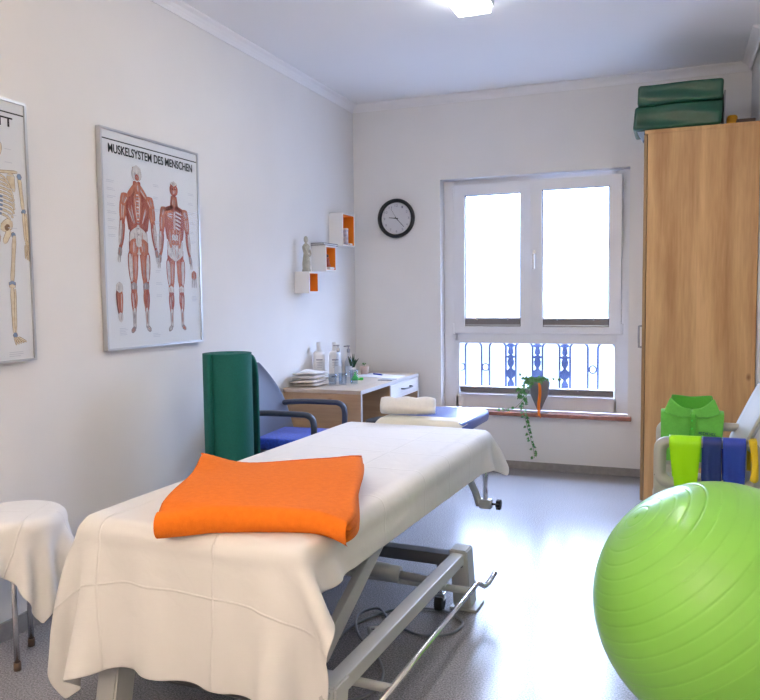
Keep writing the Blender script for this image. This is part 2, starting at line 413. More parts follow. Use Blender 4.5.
# ------------------------------------------------------------------ cloth draping (position based, deterministic)
def drape(nx, ny, h, P, project, steps=170, iters=10, damp=.975, stiff=.35, slip=.25, fric=.04):
    rng = np.random.RandomState(3)
    P = P + rng.normal(0, h*.02, P.shape); V = np.zeros_like(P); g = np.array([0, 0, -9.81]); dt = 1/60
    idx = np.arange(nx*ny).reshape(nx, ny)
    G = []
    def add(a, b, rest, k): G.append((a.ravel(), b.ravel(), rest, k))
    for s in (0, 1):
        add(idx[s:-1:2, :], idx[s+1::2, :][:idx[s:-1:2, :].shape[0]], h, 1)
        add(idx[:, s:-1:2], idx[:, s+1::2][:, :idx[:, s:-1:2].shape[1]], h, 1)
        add(idx[s:-1:2, :-1], idx[s+1::2, 1:][:idx[s:-1:2, :-1].shape[0]], h*2**.5, .4)
        add(idx[s:-1:2, 1:], idx[s+1::2, :-1][:idx[s:-1:2, 1:].shape[0]], h*2**.5, .4)
    for q in (0, 1, 2, 3):
        a = np.array([i for i in range(nx-3) if (i//3) % 2 == q % 2 and q < 2])
        if len(a): add(idx[a, :], idx[a+3, :], h*3, stiff)
        a = np.array([i for i in range(ny-3) if (i//3) % 2 == q % 2 and q < 2])
        if len(a): add(idx[:, a], idx[:, a+3], h*3, stiff)
    for s in range(steps):
        V *= damp; V += g*dt; old = P.copy(); P = P+V*dt
        for it in range(iters):
            for a, b, rest, k in G:
                d = P[b]-P[a]; l = np.linalg.norm(d, axis=1, keepdims=True)+1e-9
                c = d*((l-rest)/l*.5*k); P[a] += c; P[b] -= c
            P = project(P)
        hit = project.hit
        rest_ = hit & (P[:, 2] > project.topz-.012)
        P[rest_, :2] = old[rest_, :2]+(P[rest_, :2]-old[rest_, :2])*fric
        V = (P-old)/dt; V[hit] *= slip
    return P
class RBox:
    def __init__(s, c, hs, r, pad=.004): s.c, s.h, s.r, s.pad = np.array(c), np.array(hs), r, pad; s.hit = None; s.topz = c[2]+hs[2]+pad
    def __call__(s, P):
        p = P-s.c; q = np.abs(p)-(s.h-s.r); sg = np.sign(p)
        qo = np.maximum(q, 0); l = np.linalg.norm(qo, axis=1)
        d = l+np.minimum(q.max(axis=1), 0)-s.r-s.pad
        hit = d < 0; P = P.copy()
        out = hit & (l > 1e-6)
        n = np.zeros_like(P); n[out] = sg[out]*qo[out]/l[out, None]
        ins = hit & ~out
        ax = q.argmax(axis=1); ii = np.where(ins)[0]; n[ii, ax[ii]] = sg[ii, ax[ii]]
        P[hit] -= n[hit]*d[hit, None]; s.hit = hit
        return P
class RCyl:
    def __init__(s, c, R, top, r=.02, pad=.004): s.c, s.R, s.top, s.r, s.pad = np.array(c), R, top, r, pad; s.hit = None; s.topz = top+pad
    def __call__(s, P):
        dx = P[:, :2]-s.c; rad = np.linalg.norm(dx, axis=1)+1e-9
        q = np.stack([rad-(s.R-s.r), P[:, 2]-(s.top-s.r)], 1); qo = np.maximum(q, 0); l = np.linalg.norm(qo, axis=1)
        d = l+np.minimum(q.max(axis=1), 0)-s.r-s.pad; hit = d < 0; P = P.copy()
        n = np.zeros_like(q); o = l > 1e-6; n[o] = qo[o]/l[o, None]; i = ~o; n[i, 0] = (q[i, 0] > q[i, 1]); n[i, 1] = 1-n[i, 0]
        P[hit, :2] -= (dx/rad[:, None])[hit]*(n[:, 0]*d)[hit, None]; P[hit, 2] -= (n[:, 1]*d)[hit]; s.hit = hit
        P[:, 0] = np.maximum(P[:, 0], WL+.012)
        return P

# ================================================================== SETTING
struct('floor', B(WL-.3, WR+.3, WF-.3, WB+.45, -.2, 0), 'floor')
struct('ceiling', B(WL-.3, WR+.3, WF-.3, WB+.45, CH, CH+.2), 'ceil')
struct('wall_left', B(WL-.2, WL, WF-.2, WB+.38, 0, CH), 'wall')
struct('wall_right', B(WR, WR+.2, WF-.2, WB+.38, 0, CH), 'wall')
struct('wall_right_chimney_breast', B(.462, WR, 4.90, WB, 0, CH, bev=.004, seg=1), 'wall')
# wall behind the camera with a plain door
struct('wall_front', B(WL-.2, WR+.2, WF-.2, WF, 0, CH), 'wall')
# back wall, window recess x -1.69..-.295, z .435..2.205
RX0, RX1, RZ0, RZ1 = -1.688, -.297, .435, 2.205
bm = bmesh.new()
box(bm, WL, RX0, WB, WB+.38, 0, CH); box(bm, RX1, WR, WB, WB+.38, 0, CH)
box(bm, RX0, RX1, WB, WB+.38, 0, RZ0-.02); box(bm, RX0, RX1, WB, WB+.38, RZ1, CH)
struct('wall_back', bm, 'wall')
# baseboards
struct('baseboard_back', B(WL+.012, .455, WB-.012, WB, 0, .058, bev=.003), 'skirt')
struct('baseboard_left', B(WL, WL+.012, WF, WB, 0, .075, bev=.003), 'skirt')
struct('baseboard_right', B(WR-.012, WR, WF, 4.9, 0, .075, bev=.003), 'skirt')
# cornice (quarter-round with a small bead)
cor = [(0, 0), (0, -.055), (.006, -.055), (.009, -.045), (.018, -.032), (.034, -.018), (.052, -.010), (.056, -.007), (.056, 0)]
bm = bmesh.new(); prism(bm, [(WL+a, CH+b) for a, b in cor], 'y', WF, WB); struct('trim_1', bm, 'ceil')
bm = bmesh.new(); prism(bm, [(WB-a, CH+b) for a, b in cor], 'x', WL, .455); struct('trim_2', bm, 'ceil')
bm = bmesh.new(); prism(bm, [(.455-a, CH+b) for a, b in cor], 'y', 4.9, WB); struct('trim_3', bm, 'ceil')
# window sill slab of red stone
struct('trim_4', B(-1.716, -.27, WB-.045, WB+.10, .405, .435, bev=.004), 'sill')

# ---- window
win = thing('window_1', (-.9925, WB+.12, .435), None, None, kind='structure')
FY = WB+.10; FY1 = FY+.07          # frame depth range
bm = bmesh.new()
box(bm, RX0, -1.575, FY, FY1, RZ0, RZ1, bev=.004); box(bm, -.40, RX1, FY, FY1, RZ0, RZ1, bev=.004)
box(bm, -1.60, -.38, FY, FY1, RZ0, .538, bev=.004); box(bm, -1.60, -.38, FY, FY1, .948, 1.035, bev=.004)
box(bm, -1.60, -.38, FY, FY1, 2.15, RZ1, bev=.004); 
obj('window_frame', bm, 'pvc', win)
bm = bmesh.new()   # bead round the lower fixed pane
ringplate(bm, [(-1.60, .525), (-.38, .525), (-.38, .965), (-1.60, .965)], [(-1.563, .548), (-.395, .548), (-.395, .945), (-1.563, .945)], 'y', FY-.008, FY+.02)
obj('glazing_bead', bm, 'pvc', win)
obj('lower_pane', B(-1.58, -.39, FY+.03, FY+.036, .53, .95), 'pane', win)
# lower blind, folded up at the bottom of the lower pane
def blind(x0, x1, z0, z1, y, parent, T=None):
    bm = bmesh.new(); n = 5
    for k in range(n): box(bm, x0, x1, y-.018-.004*(k % 2), y+.004, z0+.012+(z1-z0-.022)*k/n, z0+.012+(z1-z0-.022)*(k+.8)/n, bev=.002, seg=1)
    box(bm, x0, x1, y-.010, y+.003, z0+.006, z1-.006)
    if T is not None: bmesh.ops.transform(bm, matrix=T, verts=bm.verts[:])
    o = obj('pleated_blind', bm, 'blind', parent)
    bm = bmesh.new(); box(bm, x0, x1, y-.024, y+.004, z1-.012, z1, bev=.002); box(bm, x0, x1, y-.024, y+.004, z0, z0+.01, bev=.002)
    for q in (x0+(x1-x0)*.22, x0+(x1-x0)*.78): box(bm, q-.005, q+.005, y-.03, y, z1-.02, z1+.008, bev=.002)
    if T is not None: bmesh.ops.transform(bm, matrix=T, verts=bm.verts[:])
    obj('blind_rail', bm, 'alu', o if parent is win else parent)
    return o
blind(-1.557, -.40, .552, .612, FY-.012, win)
def sash(x0, x1, z0, z1, fw, name, T=None, handle=False):
    y0, y1 = FY-.022, FY+.05
    bm = bmesh.new()
    gx0, gx1, gz0, gz1 = x0+fw, x1-fw, z0+fw*.62, z1-fw*.95
    box(bm, x0, gx0, y0, y1, z0, z1, bev=.004); box(bm, gx1, x1, y0, y1, z0, z1, bev=.004)
    box(bm, gx0-.01, gx1+.01, y0, y1, z0, gz0, bev=.004); box(bm, gx0-.01, gx1+.01, y0, y1, gz1, z1, bev=.004)
    if T is not None: bmesh.ops.transform(bm, matrix=T, verts=bm.verts[:])
    s = obj('window_sash', bm, 'pvc', win)
    bm = bmesh.new()
    ringplate(bm, [(gx0-.002, gz0-.002), (gx1+.002, gz0-.002), (gx1+.002, gz1+.002), (gx0-.002, gz1+.002)],
              [(gx0+.006, gz0+.006), (gx1-.006, gz0+.006), (gx1-.006, gz1-.006), (gx0+.006, gz1-.006)], 'y', y0+.012, y0+.02)
    if T is not None: bmesh.ops.transform(bm, matrix=T, verts=bm.verts[:])
    obj('seal', bm, 'gasket', s)
    bm = B(gx0-.005, gx1+.005, y0+.035, y0+.041, gz0-.005, gz1+.005)
    if T is not None: bmesh.ops.transform(bm, matrix=T, verts=bm.verts[:])
    obj('window_pane', bm, 'pane', s)
    blind(gx0+.004, gx1-.004, gz0+.004, gz0+.068, y0+.024, s, T)
    for hx in ((x0-.006, x1+.006)[::-1][:1] if handle else (x0-.006,)):
        bm = bmesh.new()
        for hz in (z0+.04, z1-.06):
            box(bm, hx-.007, hx+.007, y0-.006, y0+.02, hz-.045, hz+.035, bev=.003)
        if T is not None and False: pass
        obj('hinge', bm, 'pvc', s)
    if handle:
        bm = bmesh.new(); hx = x0+.028; hz = (z0+z1)/2+.02
        box(bm, hx-.014, hx+.014, y0-.012, y0, hz-.035, hz+.035, bev=.004)
        tube(bm, [(hx, y0-.005, hz), (hx, y0-.045, hz)], .008)
        box(bm, hx-.010, hx+.010, y0-.055, y0-.04, hz-.105, hz+.012, bev=.005)
        if T is not None: bmesh.ops.transform(bm, matrix=T, verts=bm.verts[:])
        obj('window_handle', bm, 'alu', s)
    return s
sash(-1.605, -.995, 1.022, 2.168, .088, 'left')
piv = Vector((0, FY, 1.025))
TT = Matrix.Translation(piv) @ Matrix.Rotation(math.radians(3.4), 4, 'X') @ Matrix.Translation(-piv)
sash(-1.0, -.352, 1.022, 2.168, .085, 'right', TT, True)

# ---- iron railing outside the lower pane
rail = thing('balcony_railing', (-.99, 6.0, .40), 'blue-grey wrought iron balcony railing with arches outside the window', 'railing')
RY = 6.0
bm = bmesh.new()
for z in (.36, 1.02): box(bm, -1.85, -.15, RY-.012, RY+.012, z-.01, z+.012)
for x in (-1.85, -.16): box(bm, x-.01, x+.01, RY-.012, WB+.37, .99, 1.01); box(bm, x-.01, x+.01, RY-.012, WB+.37, .36, .38)
obj('rail', bm, 'iron', rail)
arches = [(-1.579, -1.445), (-1.38, -1.247), (-1.167, -1.034), (-.956, -.824), (-.743, -.61), (-.535, -.405), (-1.78, -1.645), (-.34, -.21)]
for a, c in arches:
    r = (c-a)/2; m = (a+c)/2
    pts = [(a, RY, .37)]+[(m-r*math.cos(t*PI/10), RY, .90+r*.75*math.sin(t*PI/10)) for t in range(11)]+[(c, RY, .37)]
    bm = bmesh.new(); tube(bm, pts, .0095, 6); obj('arch_bar', bm, 'iron', rail)
for m in (-1.612, -1.4125, -.5725):
    bm = bmesh.new(); tube(bm, [(m+.026*math.cos(t*PI/10), RY, .735+.030*math.sin(t*PI/10)) for t in range(20)], .006, 6, closed=True)
    obj('ring', bm, 'iron', rail)
prof = [(0, 1.0), (.012, .985), (.03, .975), (.034, .96), (.014, .95), (.02, .925), (.022, .90), (.010, .885), (.036, .872), (.036, .862), (.018, .855),
        (.027, .83), (.024, .80), (.010, .775), (.014, .765), (.036, .745), (.040, .72), (.034, .70), (.010, .675), (.016, .66), (.026, .64), (.026, .61),
        (.036, .60), (.036, .59), (.014, .58), (.026, .555), (.014, .52), (.034, .49), (.034, .45), (.012, .42), (.034, .40), (.034, .375)]
for m in (-1.207, -.995, -.7835):
    poly = [(m+w, z-.06*(z > 2)) for w, z in prof]+[(m-w, z) for w, z in prof[::-1]]
    poly = [(x, .37+(z-.375)*.92) for x, z in poly]
    bm = bmesh.new(); prism(bm, poly, 'y', RY-.008, RY+.008); obj('cast_ornament', bm, 'iron', rail)

# ================================================================== LAMPS (ceiling lamp, added fill uplighter)
def ceiling_lamp(cx, y0, y1, label, m):
    t = thing('ceiling_lamp', (cx, (y0+y1)/2, CH), label, 'lamp')
    obj('lamp_housing', B(cx-.100, cx+.100, y0, y1, CH-.028, CH-.001, bev=.003), 'white', t)
    obj('diffuser', B(cx-.086, cx+.086, y0+.015, y1-.015, CH-.062, CH-.028, bev=.004), m, t)
ceiling_lamp(-.985, 2.75, 3.97, 'white rectangular ceiling lamp with a lit diffuser above the massage table', 'lampcool')
ul = thing('added_uplighter', (-.95, -.35, 0), 'added unseen uplighter behind the camera, warm fill for the near walls', 'lamp')  # unseen uplighter, added to bounce warm light off the ceiling
for nm, pr, mm in (('base', [(.14, 0), (.14, .015), (.03, .03)], 'metal'), ('pole', [(.012, .03), (.012, 1.80)], 'alu'), ('fill_bowl', [(.03, 1.78), (.12, 1.82), (.19, 1.90), (.185, 1.90), (.115, 1.83), (.02, 1.80)], 'white')):
    bm = bmesh.new(); lathe(bm, pr, -.95, -.35, 32); obj(nm, bm, mm, ul, nm != 'base')
bm = bmesh.new(); lathe(bm, [(.05, 1.845), (.165, 1.86), (.15, 1.87)], -.95, -.35, 32); obj('fill_disc', bm, 'uplight_fill', ul)  # glowing disc of the added uplighter

# ================================================================== POSTERS on the left wall
PX = WL+.020
def poly2(bm, pts, lay, mi):
    f = bm.faces.new([bm.verts.new((PX+.0009+DEPTH[0]*.000022+lay*.000006, y, z)) for y, z in pts]); f.material_index = mi
    if f.normal.x < 0: f.normal_flip()
    return f
DEPTH = [0]
def cap2(bm, a, b, ra, rb, lay, mi, bulge=0, n=6, e0=.62):
    """tapered, optionally bulging 2D capsule"""
    ax, az = a; bx, bz = b; d = math.hypot(bx-ax, bz-az) or 1e-6; ux, uz = (bx-ax)/d, (bz-az)/d; nx, nz = -uz, ux
    L = []; R = []
    for k in range(n+1):
        t = k/n; r = ra+(rb-ra)*t+bulge*math.sin(PI*t)
        e = min(1, e0+3*min(t, 1-t)); r *= e
        cx, cz = ax+(bx-ax)*t, az+(bz-az)*t
        L.append((cx+nx*r, cz+nz*r)); R.append((cx-nx*r, cz-nz*r))
    poly2(bm, L+[(bx+ux*rb*.3, bz+uz*rb*.3)]+R[::-1]+[(ax-ux*ra*.3, az-uz*ra*.3)], lay, mi)
def muscle(bm, a, b, ra, rb, bulge, mi, fib=3):
    DEPTH[0] += 1
    cap2(bm, a, b, ra+.0011, rb+.0011, 1, 2, bulge)      # dark outline
    cap2(bm, a, b, ra, rb, 2, mi, bulge)
    for k in range(fib):
        s = (k-(fib-1)/2)/max(fib, 1)*1.5
        ax, az = a; bx, bz = b; d = math.hypot(bx-ax, bz-az) or 1e-6; nx, nz = -(bz-az)/d, (bx-ax)/d
        o0 = s*(ra*.8+bulge*.4); o1 = s*rb*.7; t0, t1 = .12+.1*random.random(), .80+.1*random.random()
        p = (ax+(bx-ax)*t0+nx*o0, az+(bz-az)*t0+nz*o0); q = (ax+(bx-ax)*t1+nx*o1, az+(bz-az)*t1+nz*o1)
        cap2(bm, p, q, .0016, .0010, 3, random.choice((3, 4, 1)), .0008, 4)
def muscle_figure(cx, zf, H, back):
    """flayed standing figure, H tall, feet at zf"""
    bm = bmesh.new(); X = lambda s, t: (cx+s*H*.93, zf+t*H)
    m = lambda a, b, ra, rb, bu, mi, fib=3: muscle(bm, X(*a), X(*b), ra*H*1.0, rb*H*1.0, bu*H*1.0, mi, fib)
    DEPTH[0] = 0
    def sil(a, b, ra, rb, mi=0): cap2(bm, X(*a), X(*b), ra*H, rb*H, 0, mi, 0, 6, 1)
    for s in (-1, 1):
        sil((s*.045, .54), (s*.062, .28), .046, .026); sil((s*.062, .30), (s*.063, .03), .026, .013, 4); sil((s*.060, .285), (s*.060, .13), .029, .016)
        sil((s*.115, .80), (s*.150, .66), .036, .022); sil((s*.148, .67), (s*.174, .50), .023, .013)
        sil((s*.070, .80), (s*.045, .62), .062, .046)
    sil((0, .82), (0, .60), .10, .075); sil((0, .60), (0, .50), .080, .088); sil((0, .90), (0, .80), .032, .05); sil((0, .98), (0, .91), .036, .028)
    for s in (-1, 1):
        # leg: thigh group, knee, calf, foot
        m((s*.062, .50), (s*.060, .29), .038, .024, .012, 0, 4)
        m((s*.035, .48), (s*.045, .30), .018, .014, .006, 1, 2)
        m((s*.088, .47), (s*.078, .31), .012, .009, .004, 3, 1)
        m((s*.060, .300), (s*.060, .255), .024, .021, .003, 3 if not back else 4, 2)
        m((s*.052, .26), (s*.058, .14), .016, .010, .010, 1 if back else 0, 2)
        m((s*.074, .26), (s*.066, .12), .013, .008, .008, 0, 2)
        m((s*.062, .15), (s*.062, .035), .012, .011, .0, 3, 3)
        m((s*.062, .035), (s*(.10 if not back else .095), .010), .014, .010, .002, 4, 3)
        # arm
        m((s*.135, .79), (s*.150, .66), .024, .018, .007, 1, 3)
        m((s*.146, .67), (s*.172, .50), .020, .011, .008, 0, 3)
        m((s*.160, .66), (s*.182, .52), .008, .006, .003, 3, 1)
        m((s*.174, .505), (s*.186, .455), .013, .014, .002, 4, 2)
        for k in range(4): cap2(bm, X(s*(.176+.007*k), .46), X(s*(.180+.010*k), .415+.004*abs(k-1)), .0035*H, .002*H, 3, 3 if k % 2 else 4)
        m((s*.110, .815), (s*.140, .755), .032, .024, .006, 1, 4)      # deltoid
    m((0, .80), (0, .60), .108, .070, .0, 0, 6)                           # trunk
    m((0, .62), (0, .49), .072, .082, .004, 3, 5)
    if back:
        for s in (-1, 1):
            m((s*.012, .88), (s*.095, .805), .014, .012, .004, 1, 3)      # trapezius
            m((s*.010, .84), (s*.012, .66), .022, .008, .010, 1, 4)
            m((s*.085, .77), (s*.030, .63), .030, .012, .008, 0, 5)       # latissimus
            m((s*.040, .555), (s*.052, .47), .036, .030, .006, 1, 5)      # gluteus
        m((0, .64), (0, .52), .016, .030, 0, 3, 3)
        for k in range(16): cap2(bm, X(-.010, .84-.018*k), X(.010, .84-.018*k), .0045*H, .0045*H, 4, 3 if k % 2 else 4)
    else:
        m((-.010, .77), (-.090, .775), .030, .022, .008, 1, 5)            # one chest muscle, other side shows the ribs
        for k in range(7):
            z = .80-.026*k
            cap2(bm, X(.012, z), X(.082-.004*k, z-.016), .0060*H, .0045*H, 4, 3); cap2(bm, X(.012, z-.012), X(.080-.004*k, z-.028), .004*H, .004*H, 4, 2)
        for s in (-1, 1):
            for k in range(4): m((s*.018, .685-.038*k), (s*.018, .655-.038*k), .014, .014, .002, 3 if k % 2 else 1, 1)
            m((s*.060, .68), (s*.050, .56), .014, .012, .004, 1, 2)
            m((s*.050, .53), (s*.012, .48), .016, .008, .002, 3, 2)
        m((0, .80), (0, .68), .008, .006, .0, 3, 1)
    m((0, .89), (0, .835), .026, .034, -.004, 1, 4)                       # neck
    m((0, .975), (0, .905), .034, .028, .012, 3 if back else 0, 5)       # head
    if back: m((0, .99), (0, .955), .024, .034, .006, 3, 0); m((-.012, .935), (.016, .915), .012, .012, .004, 0, 2)
    else:
        for s in (-1, 1): cap2(bm, X(s*.008, .948), X(s*.022, .948), .006*H, .005*H, 5, 2)
        cap2(bm, X(0, .94), X(0, .918), .003*H, .005*H, 5, 3); cap2(bm, X(-.012, .905), X(.012, .905), .003*H, .003*H, 5, 2)
        m((0, .995), (0, .975), .020, .034, .004, 3, 2)
    return bm
def skeleton_figure(cx, zf, H):
    bm = bmesh.new(); DEPTH[0] = 0; X = lambda s, t: (cx+s*H*1.1, zf+t*H)
    def bone(a, b, ra, rb, mi=0, bu=0, lay=2):
        DEPTH[0] += .5
        cap2(bm, X(*a), X(*b), (ra+.0022)*H, (rb+.0022)*H, lay-1, 1, bu*H); cap2(bm, X(*a), X(*b), ra*H, rb*H, lay, mi, bu*H)
    bone((0, .985), (0, .90), .034, .020, 0, .014)
    for s in (-1, 1):
        cap2(bm, X(s*.010, .945), X(s*.026, .945), .009*H, .008*H, 4, 1)
        bone((s*.008, .835), (s*.115, .845), .005, .006)                    # clavicle
        bone((s*.075, .83), (s*.095, .75), .026, .006, 0)                   # scapula
        bone((s*.125, .825), (s*.140, .665), .012, .010, 0, -.003)
        bone((s*.120, .835), (s*.132, .815), .012, .012, 2)
        bone((s*.138, .665), (s*.146, .650), .014, .012, 2)
        bone((s*.140, .65), (s*.146, .515), .008, .006); bone((s*.153, .65), (s*.158, .515), .006, .007)
        bone((s*.148, .512), (s*.160, .498), .009, .009)
        for k in range(5): bone((s*(.142+.007*k), .495), (s*(.142+.010*k), .43-.006*(2-abs(k-2))), .0028, .002)
        for k in range(10):
            z = .825-.0205*k; w = (.055, .07, .08, .086, .09, .092, .092, .088, .08, .066)[k]
            pts = [X(s*.008, z)]+[X(s*w*math.sin(t*.36), z-.022*(1-math.cos(t*.36))-.012*t*.2) for t in range(1, 6)]
            for p, q in zip(pts, pts[1:]): cap2(bm, p, q, .0062*H, .0062*H, 1, 1); cap2(bm, p, q, .0044*H, .0044*H, 2, 2 if k > 4 and p is pts[0] else 0)
        bone((s*.018, .565), (s*.072, .60), .016, .024, 0, .006); bone((s*.030, .50), (s*.060, .56), .012, .016)
        cap2(bm, X(s*.040, .565), X(s*.058, .585), .014*H, .012*H, 4, 1)
        bone((s*.072, .535), (s*.088, .545), .012, .012, 2)
        bone((s*.085, .535), (s*.062, .31), .013, .013, 0, -.004)
        bone((s*.062, .315), (s*.062, .295), .019, .019, 2); bone((s*.062, .30), (s*.062, .285), .016, .016)
        bone((s*.060, .285), (s*.060, .07), .012, .008, 0, -.002); bone((s*.076, .28), (s*.070, .07), .005, .005)
        bone((s*.062, .065), (s*.070, .045), .012, .011, 2)
        for k in range(5): bone((s*(.060+.006*k), .045), (s*(.070+.014*k), .008+.003*k), .0035, .003)
    bone((0, .83), (0, .70), .008, .007)
    for k in range(17): bone((-.007, .69-.0095*k), (.007, .69-.0095*k), .0035, .0035, 0 if k % 2 else 2)
    bone((0, .535), (0, .50), .014, .006)
    for k in range(5): bone((-.006, .895-.010*k), (.006, .895-.010*k), .004, .004)
    return bm
def small_text_bars(yz):
    bm = bmesh.new()
    for y, z, n, w in yz:
        for k in range(n):
            ww = w*(.6+.4*random.random()); zz = z-k*.0075
            poly2(bm, [(y, zz), (y+ww, zz), (y+ww, zz-.0028), (y, zz-.0028)], 0, 0)
    return bm
def text_mesh(s, size, y, z, parent, name='title_text', spacing=1.0, width=None, x=None, rot=(90, 0, 90), mat_='ink', loc=None, extrude=.0002, bold=.012):
    cu = bpy.data.curves.new(name, 'FONT'); cu.body = s; cu.size = size; cu.offset = bold*size; cu.extrude = extrude; cu.space_character = spacing
    tmp = bpy.data.objects.new(name, cu); COL.objects.link(tmp)
    dg = bpy.context.evaluated_depsgraph_get(); me = bpy.data.meshes.new_from_object(tmp.evaluated_get(dg))
    bpy.data.objects.remove(tmp); bpy.data.curves.remove(cu)
    xs = [v.co.x for v in me.vertices]; w = max(xs)-min(xs); k = (width/w) if width else 1
    for v in me.vertices: v.co.x = (v.co.x-min(xs))*k
    R = Matrix.Rotation(math.radians(rot[2]), 4, 'Z') @ Matrix.Rotation(math.radians(rot[1]), 4, 'Y') @ Matrix.Rotation(math.radians(rot[0]), 4, 'X')
    me.transform(Matrix.Translation(loc if loc else (x if x else PX+.0016, y, z)) @ R)
    bm = bmesh.new(); bm.from_mesh(me); bpy.data.meshes.remove(me)
    return obj(name, bm, mat_, parent)
def poster(y0, y1, z0, z1, label):
    t = thing('framed_poster', (WL, (y0+y1)/2, z0), label, 'poster', 'framed anatomy charts on the left wall')
    bm = bmesh.new(); w = .010
    ringplate(bm, [(y0, z0), (y1, z0), (y1, z1), (y0, z1)], [(y0+w, z0+w), (y1-w, z0+w), (y1-w, z1-w), (y0+w, z1-w)], 'x', WL+.002, WL+.028)
    obj('frame', bm, 'alu', t)
    obj('printed_sheet', B(WL+.004, PX, y0+w*.6, y1-w*.6, z0+w*.6, z1-w*.6), 'print', t)
    bm = B(PX-.001, PX+.0008, y0+w, y1-w, z1-.052, z1-.047); obj('header_line', bm, 'ink', t)
    obj('glazing', B(PX+.0035, PX+.005, y0+w*.8, y1-w*.8, z0+w*.8, z1-w*.8), 'glazing', t)
    return t
p = poster(2.74, 3.485, 1.085, 2.092, 'aluminium framed poster of two red muscle figures on the left wall')
text_mesh('MUSKELSYSTEM DES MENSCHEN', .056, 2.795, 1.985, p, width=.64, bold=.018)
obj('muscle_figure', muscle_figure(2.985, 1.155, .80, True), ['m1', 'm2', 'm3', 'm4', 'm5'], p)['label'] = 'muscle figure seen from the back'
obj('muscle_figure', muscle_figure(3.270, 1.150, .765, False), ['m1', 'm2', 'm3', 'm4', 'm5'], p)['label'] = 'muscle figure seen from the front'
bm = bmesh.new()
for k in range(4): muscle(bm, (2.835+.010*(k-1.5), 1.36), (2.838+.006*(k-1.5), 1.25), .008, .005, .003, k % 2 if k else 2, 1)
muscle(bm, (2.838, 1.395), (2.838, 1.355), .016, .022, .002, 3, 2); muscle(bm, (2.838, 1.255), (2.843, 1.215), .014, .008, .002, 3, 2)
obj('foot_drawing', bm, ['m1', 'm2', 'm3', 'm4', 'm5'], p)
bm = bmesh.new(); muscle(bm, (3.425, 1.46), (3.425, 1.42), .018, .020, .002, 1, 3)
for k in range(5): cap2(bm, (3.409+.008*k, 1.425), (3.405+.010*k, 1.375), .003, .002, 3, 3 if k % 2 else 4)
obj('hand_drawing', bm, ['m1', 'm2', 'm3', 'm4', 'm5'], p)
bars = [(2.775, 1.86-.035*k, 2, .06) for k in range(8)]+[(3.105, 1.88-.06*k, 2, .05) for k in range(10)]+[(3.39, 1.87-.05*k, 2, .06) for k in range(6)]
bars += [(2.83, 1.185, 5, .06), (3.40, 1.33, 4, .06), (3.07, 1.15, 3, .06)]
tag(obj('fine_print', small_text_bars(bars), 'faint', p), kind='stuff')
p = poster(1.585, 2.330, 1.080, 2.088, 'aluminium framed skeleton chart at the left edge of the wall')
text_mesh('DAS SKELETT', .050, 1.880, 1.985, p, width=.385, bold=.018)
for q in (2.175, 1.85): obj('skeleton_figure', skeleton_figure(q, 1.14, .80), ['bone', 'boned', 'carti'], p)
tag(obj('fine_print', small_text_bars([(2.22, 1.9-.05*k, 1, .05) for k in range(7)]+[(2.2, 1.12, 3, .09)]), 'faint', p), kind='stuff')

# ================================================================== CLOCK
ck = thing('wall_clock', (-2.043, WB, 1.927), 'round black-rimmed wall clock on the back wall', 'clock')
def disc_y(bm, prof, cx, cz, seg=48, mi=0):
    """lathe about the y axis; prof = (r, y)"""
    rings = [[bm.verts.new((cx+r*math.cos(2*PI*k/seg), y, cz+r*math.sin(2*PI*k/seg))) for k in range(seg)] for r, y in prof]
    for a, c in zip(rings, rings[1:]):
        for k in range(seg):
            f = bm.faces.new((a[k], c[k], c[(k+1) % seg], a[(k+1) % seg])); f.smooth = True; f.material_index = mi
    for q in (rings[0], rings[-1][::-1]): f = bm.faces.new(q); f.material_index = mi
    bmesh.ops.recalc_face_normals(bm, faces=bm.faces[:]); return bm
cx, cz = -2.043, 1.927
bm = bmesh.new(); prof = [(.150, WB-.002), (.154, WB-.02), (.150, WB-.036), (.140, WB-.042), (.128, WB-.036), (.124, WB-.022), (.1235, WB-.004)]
rings = [[bm.verts.new((cx+r*math.cos(2*PI*k/64), y, cz+r*math.sin(2*PI*k/64))) for k in range(64)] for r, y in prof+[prof[0]]]
for a, c in zip(rings, rings[1:]):
    for k in range(64): f = bm.faces.new((a[k], c[k], c[(k+1) % 64], a[(k+1) % 64])); f.smooth = True
bmesh.ops.recalc_face_normals(bm, faces=bm.faces[:]); obj('clock_rim', bm, 'black', ck)
bm = bmesh.new(); disc_y(bm, [(.126, WB-.003), (.126, WB-.014)], cx, cz); face = obj('clock_face', bm, 'clockf', ck)
for hname, ang, ln, w in (('hour_hand', 277, .062, .006), ('minute_hand', 137, .092, .0045), ('second_hand', 330, .085, .0015)):
    a = math.radians(90-ang); ux, uz = math.cos(a), math.sin(a); bm = bmesh.new()
    prism(bm, [(cx-ux*.015-uz*w*.6, cz-uz*.015+ux*w*.6), (cx-ux*.015+uz*w*.6, cz-uz*.015-ux*w*.6), (cx+ux*ln+uz*w*.35, cz+uz*ln-ux*w*.35), (cx+ux*ln-uz*w*.35, cz+uz*ln+ux*w*.35)], 'y', WB-.019, WB-.017)
    obj(hname, bm, 'black', ck)
for k in range(1, 13):
    a = math.radians(90-30*k); s = str(k)
    w = .024 if k > 9 else .013
    text_mesh(s, .026, 0, 0, ck, name='numeral', width=w, rot=(90, 0, 0), mat_='label', loc=(cx+.100*math.cos(a)-w/2, WB-.0148, cz+.100*math.sin(a)-.009), bold=.0)

